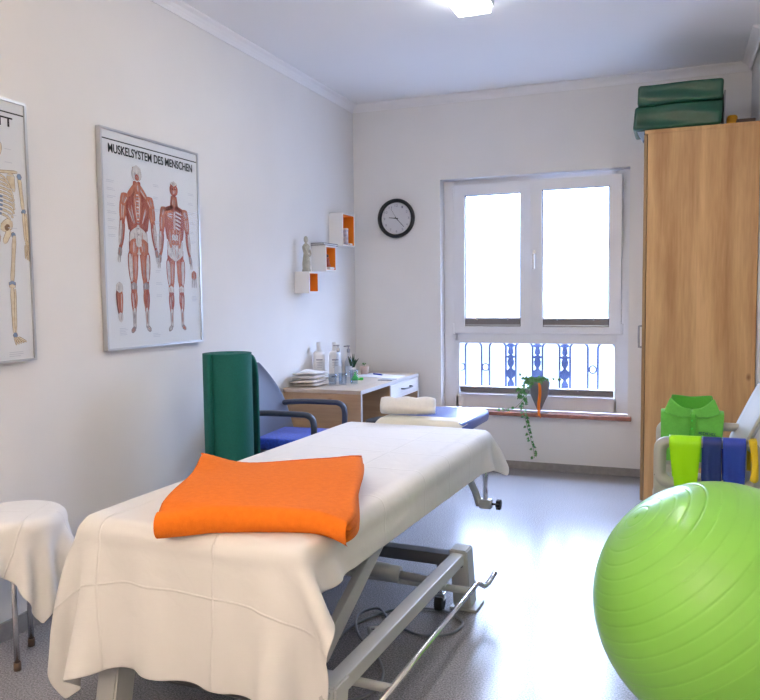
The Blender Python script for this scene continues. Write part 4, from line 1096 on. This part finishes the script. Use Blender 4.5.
# --- orange blanket folded near the front of the table
bl = bmesh.new()
cA, cB, cC, cD = Vector((-1.350, 1.725, 0)), Vector((-.800, 1.875, 0)), Vector((-1.040, 2.50, 0)), Vector((-1.620, 2.35, 0))
nl = 4; lt = .0185
TBi = TB.inverted()
def blz(w):
    l = TBi @ w; e = max(0, -BL+.018-l.y); e2 = max(0, l.x-BW+.03)
    return TOP+.0105-.25*e-e2*e2*1.5-.06*e2
for k in range(nl):
    ins = .004+.006*random.random(); sh = (0, .004, -.003, .0)[k]
    n, m = 44, 40; topP = []; botP = []
    for i in range(n+1):
        u = i/n; rt, rb = [], []
        for j in range(m+1):
            v = j/m
            uu = .012*(nl-1-k)*(.5) + u*(1-.012*(nl-1-k)*.5 - (.016*(k == 1)+.026*(k == 2)*0+.008*(k == 0)))
            uu -= .05*max(0, u-.8)/.2*max(0, 1-v/.18)**2; near_e = cA.lerp(cB, uu); far_e = cD.lerp(cC, uu); w = near_e.lerp(far_e, v)
            # wavy outline like the soft fabric
            w += Vector((.006*math.sin(v*7+k), -.060*math.sin(PI*u**.75)*v**2+.034*math.sin(PI*u**1.5)*(1-v), 0))
            ed = min(u, 1-u)*n/2.0; ev = (1-v if k == nl-1 else min(v, 1-v))*m/2.0
            e = math.sqrt(max(0, 1-(1-min(1, ed))**2))*math.sqrt(max(0, 1-(1-min(1, ev))**2))
            base = blz(w)
            puff = (.010*math.sin(u*5.2+.4)*math.sin(v*3.6+.6)+.026*math.exp(-((u-.06)**2+(v-.92)**2)/.035)+.008*math.exp(-((u-.97)**2)/.01)*v)*(k+1)/nl
            mid = base+lt*(k+.5)+puff
            rt.append((w.x, w.y, mid+lt*.49*e)); rb.append((w.x, w.y, mid-lt*.49*e))
        topP.append(rt); botP.append(rb[::-1])
    grid_surface(bl, topP); grid_surface(bl, botP)
# near fold edge: outer layer wraps round all layers on the near side and left side
bmesh.ops.remove_doubles(bl, verts=bl.verts[:], dist=.0005)
def wrap(p0, p1, q0, outward, name='x'):
    P = []
    for i in range(45):
        u = i/44; w = p0.lerp(p1, u-.05*max(0, u-.8)/.2); w += Vector((0, .034*math.sin(PI*u**1.5), 0))*(1 if name == 'near' else 0)
        row = []
        bz = blz(w); T = lt*nl
        puff = (.010*math.sin((u if name == 'near' else .0)*5.2+.4)*math.sin((0 if name == 'near' else u)*3.6+.6))
        for j in range(13):
            a = -PI/2+PI*j/12
            row.append(w+outward*(T*.40*math.cos(a)-.003)+Vector((0, 0, bz+T/2+puff*(math.sin(a)*.5+.5)+T*.5*math.sin(a))))
        P.append(row)
    grid_surface(bl, P)
wrap(cA, cB, None, Vector((.24, -.97, 0)), 'near')
bmesh.ops.recalc_face_normals(bl, faces=bl.faces[:])
bo = obj('folded_blanket', bl, 'orange', None, True)
tag(bo, 'folded orange fleece blanket lying across the near end of the massage table', 'blanket')
# overlock seam along far edge
pts = []
for i in range(60):
    u = i/59; w = cD.lerp(cC, u)+Vector((.006*math.sin(7+3), -.060*math.sin(PI*u**.75), 0))
    puff = .010*math.sin(u*5.2+.4)*math.sin(3.6+.6)+.026*math.exp(-((u-.06)**2+.0064)/.035)+.008*math.exp(-((u-.97)**2)/.01)
    pts.append((w.x, w.y-.006+.0015*math.sin(i*2.3), blz(w)+lt*nl+puff-.004))
bm = bmesh.new(); tube(bm, pts, .0042, 6); obj('seam', bm, 'stitch', bo)

# ================================================================== BLACK STOOL behind the table
bs = thing('black_stool', (-1.615, 4.29, 0), 'black round stool between the desk and the massage table head', 'stool')
bm = bmesh.new(); lathe(bm, [(.12, 0), (.142, .012), (.145, .03), (.138, .048), (.10, .058), (.02, .060)], -1.615, 4.29, 28, z0=.515); obj('seat', bm, 'black', bs)
bm = bmesh.new(); lathe(bm, [(.025, .07), (.025, .515)], -1.615, 4.29, 16); obj('gas_column', bm, 'chrome', bs)
for k in range(5):
    a = k*2*PI/5+.3; e = (-1.615+.17*math.cos(a), 4.29+.17*math.sin(a))
    bm = bmesh.new(); tube(bm, [(-1.615, 4.29, .095), (e[0], e[1], .065)], .014, 8); l = obj('leg', bm, 'black', bs)
    bm = bmesh.new(); tube(bm, [(e[0]-.012, e[1], .025), (e[0]+.012, e[1], .025)], .025, 14); box(bm, e[0]-.006, e[0]+.006, e[1]-.006, e[1]+.006, .03, .07); obj('caster', bm, 'rubber', l)

# ================================================================== CABLE on the floor
loop1 = curvepts([(-1.20, 2.42, .006), (-1.19, 2.56, .006), (-1.17, 2.72, .006), (-1.07, 2.90, .006), (-.90, 2.96, .006), (-.775, 2.88, .006), (-.79, 2.76, .006), (-.90, 2.71, .006), (-1.04, 2.78, .006), (-1.14, 2.88, .009), (-1.19, 2.78, .012), (-1.12, 2.62, .010), (-1.00, 2.50, .008), (-.92, 2.36, .006), (-.93, 2.22, .006), (-1.06, 2.12, .006), (-1.2, 2.15, .006)], 8)
bm = bmesh.new(); tube(bm, [p+Vector((0, 0, .001)) for p in loop1], .0055, 8)
cb = obj('power_cable', bm, 'cable'); tag(cb, 'grey power cable coiled loosely on the floor beneath the massage table', 'cable')
hc = thing('hand_control', (-1.06, 2.62, 0), 'grey hand control lying on the floor among the cable loops', 'remote')
Th = Matrix.Translation((-1.035, 2.60, .0)) @ Matrix.Rotation(.5, 4, 'Z')
bm = bmesh.new(); box(bm, -.03, .03, -.06, .06, .021, .045, bev=.007, T=Th); obj('body', bm, 'metal', hc)
bm = bmesh.new()
for k in range(3):
    for s in (-1, 1): box(bm, s*.012-.007, s*.012+.007, -.035+.03*k-.008, -.035+.03*k+.008, .045, .048, bev=.001, T=Th)
obj('buttons', bm, 'lining', hc)

# ================================================================== IVY PLANT on the sill
iv = thing('ivy_plant', (-.93, WB-.01, .435), 'trailing ivy in a grey heart-shaped planter with orange ribbon on the window sill', 'plant')
px_, py_ = -.925, WB-.015
prof = [(.004, 0), (.014, .02), (.035, .075), (.058, .13), (.072, .18), (.074, .205), (.066, .225), (.060, .232), (.050, .222), (.050, .20)]
bm = bmesh.new(); n = 28; rings = []
for r, z in prof: rings.append([bm.verts.new((px_+r*1.0*math.cos(2*PI*k/n)*1.08, py_+r*.62*math.sin(2*PI*k/n), .4365+z+ (.022*abs(math.cos(2*PI*k/n))**2 if z > .17 else 0))) for k in range(n)])
for a, c in zip(rings, rings[1:]):
    for k in range(n): f = bm.faces.new((a[k], a[(k+1) % n], c[(k+1) % n], c[k])); f.smooth = True
bm.faces.new(rings[0][::-1]); f = bm.faces.new(rings[-1]); obj('planter', bm, 'potg', iv)
bm = bmesh.new(); lathe(bm, [(.045, 0), (.045, .004)], px_, py_, 20, z0=.4355)
bmesh.ops.scale(bm, vec=(1.5, .7, 1), space=Matrix.Translation((-px_, -py_, 0)), verts=bm.verts[:]); obj('planter_foot', bm, 'dmetal', iv)
bm = bmesh.new(); yb = py_-.052
for dx, w, zz in ((0, .016, .0), (.010, .008, .012)):
    P = [[(px_+.008+dx-w/2+.004*math.sin(i*.7), yb-.004-.010*(i > 5)+.001*i*0, .665-zz-i*.0245), (px_+.008+dx+w/2+.004*math.sin(i*.7), yb-.008-.010*(i > 5), .665-zz-i*.0245)] for i in range(11)]
    grid_surface(bm, P)
obj('ribbon', bm, 'ribbon', iv, mods=[SOL(.001)])
def ivyleaf(bm, c, s, d, mi):
    """five-lobed ivy leaf, slightly folded, hanging from c in direction d"""
    d = Vector(d).normalized(); side = d.cross(Vector((random.uniform(-.4, .4), -1, random.uniform(-.3, .3)))).normalized(); nn = side.cross(d)
    sh = [(0, 0), (.30, -.08), (.42, .18), (.26, .30), (.40, .52), (.17, .58), (0, 1.0)]
    mid = [bm.verts.new(c+d*(t*s)) for t in (0, .35, .65, 1.0)]
    for sg in (-1, 1):
        V = [bm.verts.new(c+side*(sg*a*s)+d*(b*s)+nn*(abs(a)*.22*s)) for a, b in sh[1:-1]]
        for f in ((mid[0], V[0], V[1], mid[1]), (mid[1], V[1], V[2], V[3]), (mid[1], V[3], V[4], mid[2]), (mid[2], V[4], mid[3])):
            try: q = bm.faces.new(f if sg > 0 else f[::-1]); q.material_index = mi; q.smooth = False
            except ValueError: pass
stems = bmesh.new(); leaves = bmesh.new(); rnd = random.Random(4)
def vine(ctrl, step, size, mi=0, end=1.0):
    pts = curvepts(ctrl, 8); tube(stems, pts, .0016, 5)
    for i in range(0, len(pts), step):
        p = pts[i]; t = i/len(pts); sg = rnd.choice((-1, 1))
        c = p+Vector((sg*.010, -.006, rnd.uniform(-.004, .006)))
        ivyleaf(leaves, c, size*(1-(1-end)*t)*rnd.uniform(.8, 1.15), (sg*rnd.uniform(.3, 1), -rnd.uniform(.1, .5), -rnd.uniform(.2, 1)), mi if rnd.random() > .3 else 1-mi)
yv = WB-.065
vine([(-.95, py_, .66), (-.985, yv, .66), (-1.025, yv, .60), (-1.03, yv, .53), (-1.03, yv, .46), (-1.02, yv, .40), (-1.005, yv, .335), (-.985, yv, .27), (-.97, yv, .21), (-.955, yv, .155), (-.952, yv, .10)], 2, .036, 0, .6)
vine([(-.95, py_, .67), (-1.0, yv+.01, .69), (-1.04, yv, .66), (-1.05, yv, .60), (-1.035, yv, .54)], 3, .040, 0)
vine([(-.96, py_, .66), (-1.02, py_-.03, .56), (-1.10, WB-.03, .47), (-1.17, WB-.03, .455), (-1.24, WB-.03, .452)], 4, .030, 1)
for k in range(14):
    a = rnd.uniform(0, 2*PI); l = rnd.uniform(.03, .085)
    e = Vector((px_-.025+math.cos(a)*l*1.1, py_+math.sin(a)*l*.4-.01, .665+rnd.uniform(.0, .055)))
    vine([(px_, py_, .64), ((px_+e.x)/2, (py_+e.y)/2, .69), e], 4, .036, rnd.choice((0, 1)))
vine([(px_, py_, .65), (px_+.07, py_-.01, .70), (px_+.12, py_-.02, .695), (px_+.17, py_-.02, .70)], 6, .028, 0)
vine([(px_, py_, .65), (px_-.09, py_-.01, .71), (px_-.13, py_-.02, .72), (px_-.16, py_-.02, .735)], 7, .024, 0)
obj('vine_stems', stems, 'stem', iv); obj('leaves', leaves, ['leaf', 'leafp'], iv, kind) if False else obj('leaves', leaves, ['leaf', 'leafp'], iv)
bm = bmesh.new(); lathe(bm, [(.052, 0), (.048, .006)], px_, py_, 20, z0=.645)
bmesh.ops.scale(bm, vec=(1, .6, 1), space=Matrix.Translation((-px_, -py_, 0)), verts=bm.verts[:]); obj('soil', bm, 'soil', iv)

# ================================================================== WARDROBE
WX0, WX1, WY0, WY1, WZ = -.182, .458, 4.98, 5.64, 2.31
wd = thing('wardrobe', (.13, 5.31, 0), 'tall oak wardrobe standing against the right wall by the window', 'wardrobe')
bm = bmesh.new(); box(bm, WX0+.022, WX1, WY0, WY0+.02, 0, WZ-.022, bev=.001, seg=1); obj('side_panel', bm, 'wood', wd)
obj('side_panel', B(WX0+.022, WX1, WY1-.02, WY1, 0, WZ-.022), 'wood', wd)
obj('top_panel', B(WX0+.004, WX1, WY0-.002, WY1, WZ-.022, WZ, bev=.002), 'wood', wd)
obj('back_panel', B(WX1-.012, WX1-.001, WY0+.02, WY1-.02, .06, WZ-.022), 'wooddk', wd)
obj('plinth', B(WX0+.05, WX1-.012, WY0+.02, WY1-.02, 0, .06), 'wooddk', wd)
for y0, y1, hy in ((WY0+.001, 5.308, 5.27), (5.312, WY1-.001, 5.35)):
    d = obj('wardrobe_door', B(WX0, WX0+.019, y0, y1, .012, WZ-.028, bev=.0015), 'wooddk', wd)
    bm = bmesh.new(); tube(bm, [(WX0, hy, 1.10), (WX0-.030, hy, 1.10), (WX0-.032, hy, 1.03), (WX0-.030, hy, .96), (WX0, hy, .96)], .005, 8); obj('handle', bm, 'lining', d)
# green vinyl bundle on top
gb = thing('folded_vinyl_mat', (.02, 5.13, WZ), 'dark green vinyl folding mat lying on top of the wardrobe', 'mat')
def softslab(x0, x1, y0, y1, z0, z1, shear, wr, m, parent, name, sx=0):
    bm = bmesh.new(); box(bm, x0, x1, y0, y1, z0, z1, bev=.018, seg=3)
    bmesh.ops.subdivide_edges(bm, edges=[e for e in bm.edges if e.calc_length() > .05], cuts=12, use_grid_fill=True)
    for v in bm.verts:
        t = (v.co.z-z0)/(z1-z0)
        v.co.x += shear*t+sx
        v.co.y += wr*math.sin(v.co.x*14+v.co.z*30)+wr*.6*math.sin(v.co.z*70+v.co.x*5)
        v.co.z += wr*.5*math.sin(v.co.x*17+v.co.y*9)
    return obj(name, bm, m, parent, True)
softslab(-.250, .248, 4.985, 5.30, WZ+.004, WZ+.150, .012, .004, 'gviny', gb, 'lower_fold')
softslab(-.225, .255, 4.980, 5.30, WZ+.152, WZ+.272, .004, .004, 'gviny', gb, 'upper_fold')
obj('end_lining', B(.262, .270, 5.0, 5.29, WZ+.01, WZ+.20, bev=.002), 'lining', gb)
bm = bmesh.new(); prism(bm, [(-.225, WZ+.004), (-.182, WZ+.004), (-.185, WZ-.05), (-.192, WZ-.055)], 'y', 5.02, 5.10); obj('cloth_corner', bm, 'pbag', gb)
bm = bmesh.new(); box(bm, .285, .345, 5.10, 5.20, WZ+.001, WZ+.075, bev=.018, seg=3); tag(obj('foam_block', bm, 'amber', None, True), 'small amber foam block on the wardrobe beside the green mat', 'block')
bm = bmesh.new(); box(bm, .335, .438, 5.05, 5.50, WZ+.001, WZ+.035, bev=.004); tag(obj('flat_box', bm, 'brown', None), 'flat brown box on top of the wardrobe at the right', 'box')

# ================================================================== PALE PLASTIC CHAIR with bands and shirt
wc = thing('plastic_armchair', (.16, 3.72, 0), 'pale grey plastic garden armchair in front of the wardrobe', 'chair')
CYN, CYF = 3.495, 3.95
for cy in (CYN, CYF):
    bm = bmesh.new()
    out = rrect(-.072, .355, .468, .692, .055, 6); inn = rrect(-.020, .315, .515, .655, .025, 6)
    ringplate(bm, out, inn, 'y', cy-.021, cy+.021)
    bmesh.ops.bevel(bm, geom=[e for e in bm.edges if e.calc_face_angle(0) > .8], offset=.008, segments=2, affect='EDGES')
    obj('armrest', bm, 'chairw', wc, True)
    bm = bmesh.new(); poly = [(-.071, .53), (-.020, .50), (.03, .472), (.012, .43), (-.030, 0), (-.075, 0)]
    prism(bm, poly, 'y', cy-.019, cy+.019, bev=.005); obj('leg', bm, 'chairw', wc)
    bm = bmesh.new(); poly = [(.28, .47), (.345, .50), (.43, 0), (.385, 0)]
    prism(bm, poly, 'y', cy-.019, cy+.019, bev=.005); obj('leg', bm, 'chairw', wc)
bm = bmesh.new(); P = [[(x, CYN+.01+(CYF-CYN-.02)*j/12, .432+.012*math.cos(2*PI*j/12)-.012+.02*((x-.1)/.3)**2*0-.01*(x > .33)) for j in range(13)] for x in [-.075+.45*i/14 for i in range(15)]]
grid_surface(bm, P); obj('seat', bm, 'chairw', wc, True, mods=[SOL(.02)])
P = []
for i in range(25):
    v = i/24; row = []
    for j in range(21):
        u = j/20*2-1; z = .44+v*.52
        half = .235+.012*math.sin(v*3) if z < .69 else .247
        tz = max(0, (z-.80)/.16); half *= math.sqrt(max(.0, 1-min(1, tz)**2.4))*.999+.001
        x = .262+(z-.62)*.45 if z > .62 else .262-(.62-z)*.05
        x += .045*(1-u*u)
        row.append((x, (CYN+CYF)/2+u*half, z))
    P.append(row)
bm = bmesh.new(); grid_surface(bm, P); obj('backrest', bm, 'chairw', wc, True, mods=[SOL(.012)])
# resistance bands over the near arm
def band(x0, x1, zn, zf, m, label, taper=0., y=CYN, wave=.004, seed=0, xn=None):
    """strip hung over the near arm: front tail down to zn, rear tail down to zf"""
    rnd = random.Random(seed); r = .029; path = []
    for k in range(15): path.append((y-r-.006, zn+(.672-zn)*k/14, 1-k/14))
    for k in range(1, 9): a = PI-PI*k/9; path.append((y+(r+.006)*math.cos(a), .672+(r)*math.sin(a), 0))
    for k in range(11): path.append((y+r+.006, .672-(.672-zf)*k/10, k/10*.6))
    P = []
    for yy, z, t in path:
        row = []
        for j in range(15):
            u = j/14; w0 = x0+taper*t; w1 = x1-taper*t*.6
            row.append((w0+(w1-w0)*u, yy+wave*t*math.sin(u*11+seed)*(1), z))
        P.append(row)
    bm = bmesh.new(); grid_surface(bm, P)
    o = obj('resistance_band', bm, m, None, True, mods=[SOL(.0016)])
    return tag(o, label, 'exercise band', 'exercise bands over the chair arm')
band(-.010, .118, .40, .44, 'lime', 'lime green exercise band hanging over the near chair arm', .035, seed=1)
band(.124, .198, .41, .45, 'nblue', 'dark navy exercise band hanging between the lime and royal blue bands', -.004, wave=.010, seed=2)
band(.202, .292, .41, .46, 'rblue', 'royal blue exercise band hanging over the chair arm beside the yellow one', .008, wave=.009, seed=3)
bm = bmesh.new(); P = []
lp = [(.300, .697), (.330, .694), (.334, .62), (.345, .58), (.340, .545), (.322, .53), (.312, .56), (.306, .62)]
pts = [(a, CYN-.038-(.006 if q in (3, 4, 5) else 0), c) for q, (a, c) in enumerate(lp)]
bmx = bmesh.new(); 
for i, t in enumerate(np.linspace(0, 1, 16)):
    z = .697-.165*t; w = .032-.006*math.sin(t*PI); cxm = .316+.010*math.sin(t*2.2)
    P.append([(cxm-w/2+w*j/6, CYN-.036-.004*math.sin(j*1.1+t*4), z-(.010*(1-abs(j-3)/3)**.5 if i == 15 else 0)) for j in range(7)])
Q = [[(a, CYN-.036+.072*k/6, .697+.006*math.sin(PI*k/6)) for a, _, _ in P[0]] for k in range(6, 0, -1)]
R = [[(a, CYN+.036, .697-.14*k/8) for a, _, _ in P[0]] for k in range(8, 0, -1)]
grid_surface(bmx, R+Q+P)
o = obj('resistance_band', bmx, 'yellow', None, True, mods=[SOL(.0016)]); tag(o, 'narrow yellow exercise band at the right end of the chair arm', 'exercise band', 'exercise bands over the chair arm')
bm.free()
# green polo shirt draped over far arm, collar standing up
sh = thing('polo_shirt', (.09, CYF, .47), 'green polo shirt folded over the far arm of the plastic armchair', 'shirt')
outl = [(-.045, .50), (-.050, .60), (-.052, .68), (-.048, .722), (-.030, .738), (.02, .742), (.09, .745), (.16, .742), (.205, .742), (.226, .736), (.232, .72), (.228, .66), (.215, .58), (.210, .50)]
def strip(fx0, fx1, zs, yfun, wv):
    P = []
    for i, z in enumerate(zs):
        x0, x1 = fx0(z), fx1(z); P.append([(x0+(x1-x0)*j/20, yfun(z, j/20)+wv*math.sin(j*1.3+z*30)+wv*math.sin(j*.5+z*60), z) for j in range(21)])
    return P
yS = CYF-.030
bm = bmesh.new()
Pf = strip(lambda z: -.045-.006*math.sin((z-.5)*8), lambda z: .213+.020*math.sin((z-.5)/.24*1.5), list(np.linspace(.50, .738, 16)), lambda z, u: yS-.012*math.sin(PI*min(1, (z-.48)/.26)), .0025)
Pb = [[(x, CYF+.032-.003*math.sin(j), z) for j, (x, y, z) in enumerate(r)] for r in Pf[::-1]]
mid = [[(a[0], a[1]+(b[1]-a[1])*k/5, a[2]+.010*math.sin(PI*k/5)) for a, b in zip(Pf[-1], Pb[0])] for k in range(1, 5)]
grid_surface(bm, Pf+mid+Pb); obj('shirt_body', bm, 'shirt', sh, True, mods=[SOL(.006), SUB(1)])
# collar: standing band, two pointed wings
P = []
for i in range(13):
    u = i/12; a = PI*(1.06-1.12*u)
    P.append([(.090+(.108-.018*t)*math.cos(a)*1.0, CYF+.010-(.0)+.030*math.sin(a)*1.0, .735+t*(.075+.012*abs(math.cos(a)))) for t in (0, .3, .6, 1)])
bm = bmesh.new(); grid_surface(bm, P); obj('collar', bm, 'shirtd', sh, True, mods=[SOL(.006), SUB(1)])
for s in (-1, 1):
    bm = bmesh.new(); xe = .09+s*.098
    P = []
    for i in range(9):
        t = i/8; topx = xe+(.09+s*.004-xe)*t; zt = .815-.055*t-.015*math.sin(PI*t); zb = .742-.012*math.sin(PI*t)-.020*t
        P.append([(topx+(s*.030*(1-t))*k/5, yS-.006-.010*math.sin(PI*t)-.004*k/5, zt+(zb-zt)*k/5) for k in range(6)])
    grid_surface(bm, P); obj('collar_wing', bm, 'shirt', sh, True, mods=[SOL(.005), SUB(1)])
bm = bmesh.new(); P = [[(.078+.006*math.sin(z*20)+w, yS-.0195-.0005, z) for w in (0, .013, .026)] for z in np.linspace(.60, .735, 8)]
grid_surface(bm, P); obj('placket', bm, 'shirtd', sh, True, mods=[SOL(.002)])
for z in (.665, .705):
    bm = bmesh.new(); disc_y(bm, [(.0045, yS-.022), (.0045, yS-.0245)], .091, z, 12); obj('button', bm, 'pgreen', sh)
# embroidered lettering band (illegible in the photo at this size)
bm = bmesh.new(); rnd = random.Random(9)
x = .122
while x < .196:
    w = rnd.choice((.005, .007, .008)); z0 = .640-(x-.122)*.08
    if rnd.random() > .45: box(bm, x, x+.0018, yS-.0175, yS-.0155, z0, z0+.012); box(bm, x+w-.0018, x+w, yS-.0175, yS-.0155, z0, z0+.012); box(bm, x, x+w, yS-.0175, yS-.0155, z0+.005, z0+.007)
    else: box(bm, x, x+.0020, yS-.0175, yS-.0155, z0, z0+.012); box(bm, x, x+w, yS-.0175, yS-.0155, z0+.010, z0+.012); box(bm, x, x+w, yS-.0175, yS-.0155, z0, z0+.002)
    x += w+.002
obj('embroidery', bm, 'logo', sh)

# ================================================================== EXERCISE BALL
BR = .373; BC = Vector((.147, 2.440, BR))
ez = thing('exercise_ball', (BC.x, BC.y, 0), 'large lime green exercise ball with concentric ridges on the floor at the right', 'ball')
# axis of the moulded rings points up-left towards the camera
axis = (Vector((-.652, -.184, .735))).normalized()
q = Vector((0, 0, 1)).rotation_difference(axis)
bm = bmesh.new(); NV, NU = 420, 128; rings = []
step = math.radians(6.6)
for i in range(1, NV):
    a = PI*i/NV; r = BR
    k = a/step
    if .7 < k and a < math.radians(86) or a > math.radians(94) and (PI-a)/step > .7:
        kk = (a if a < PI/2 else PI-a)/step
        d = abs(kk-round(kk))*step*BR
        r -= .0018*math.exp(-(d/.0020)**2)
    rings.append([q @ Vector((r*math.sin(a)*math.cos(2*PI*j/NU), r*math.sin(a)*math.sin(2*PI*j/NU), r*math.cos(a))) + BC for j in range(NU)])
for r in rings:
    for p in r:
        if p.z < .0005: p.z = .0005
V = grid_surface(bm, rings, closed_v=True)
for ring, pole in ((V[0], BC+axis*BR), (V[-1], BC-axis*BR)):
    pv = bm.verts.new(pole)
    for j in range(NU): f = bm.faces.new((ring[j], ring[(j+1) % NU], pv)); f.smooth = True
bmesh.ops.recalc_face_normals(bm, faces=bm.faces[:])
obj('ball_shell', bm, 'ball', ez)
bm = bmesh.new(); pl = BC+axis*(BR+.0005)
tube(bm, [pl-axis*.003, pl+axis*.0012], .010, 16); obj('valve_plug', bm, 'ball', ez)

# ================================================================== LIGHT
w = bpy.data.worlds.new('daylight'); SC.world = w; w.use_nodes = True
bg = w.node_tree.nodes['Background']; bg.inputs[0].default_value = (.52, .66, 1.0, 1)
_nt = w.node_tree; _tc = _nt.nodes.new('ShaderNodeTexCoord'); _sx = _nt.nodes.new('ShaderNodeSeparateXYZ'); _mr = _nt.nodes.new('ShaderNodeMapRange')
_mr.inputs['From Min'].default_value = .06; _mr.inputs['From Max'].default_value = .75; _mr.inputs['To Min'].default_value = 2.0; _mr.inputs['To Max'].default_value = 42.0
_nt.links.new(_tc.outputs['Generated'], _sx.inputs[0]); _nt.links.new(_sx.outputs['Z'], _mr.inputs['Value']); _nt.links.new(_mr.outputs['Result'], bg.inputs[1])
def area(name, loc, rot, sx, sy, power, col=(1, 1, 1), portal=False):
    l = bpy.data.lights.new(name, 'AREA'); l.shape = 'RECTANGLE'; l.size = sx; l.size_y = sy; l.energy = power; l.color = col
    if portal: l.cycles.is_portal = True
    o = bpy.data.objects.new(name, l); COL.objects.link(o); o.location = loc; o.rotation_euler = rot; return o
area('window_portal', (-.99, WB+.42, 1.32), (math.radians(-90), 0, 0), 1.5, 1.9, 1, portal=True)

# ================================================================== CAMERA
cam = bpy.data.cameras.new('camera'); co = bpy.data.objects.new('camera', cam); COL.objects.link(co); SC.camera = co
y_, p_, r_ = .37012, .07125, -.01202; f_px = 756.8
fw = Vector((-math.sin(y_)*math.cos(p_), math.cos(y_)*math.cos(p_), -math.sin(p_))); rt = Vector((math.cos(y_), math.sin(y_), 0)); up = rt.cross(fw)
rt2 = rt*math.cos(r_)+up*math.sin(r_); up2 = -rt*math.sin(r_)+up*math.cos(r_)
co.matrix_world = Matrix(((rt2.x, up2.x, -fw.x, 0), (rt2.y, up2.y, -fw.y, 0), (rt2.z, up2.z, -fw.z, 1.32), (0, 0, 0, 1)))
cam.sensor_width = 36; cam.lens = f_px*36/760; cam.clip_start = .01
SC.view_settings.view_transform = 'Standard'; SC.view_settings.look = 'None'; SC.view_settings.gamma = 1; SC.view_settings.exposure = 1.0
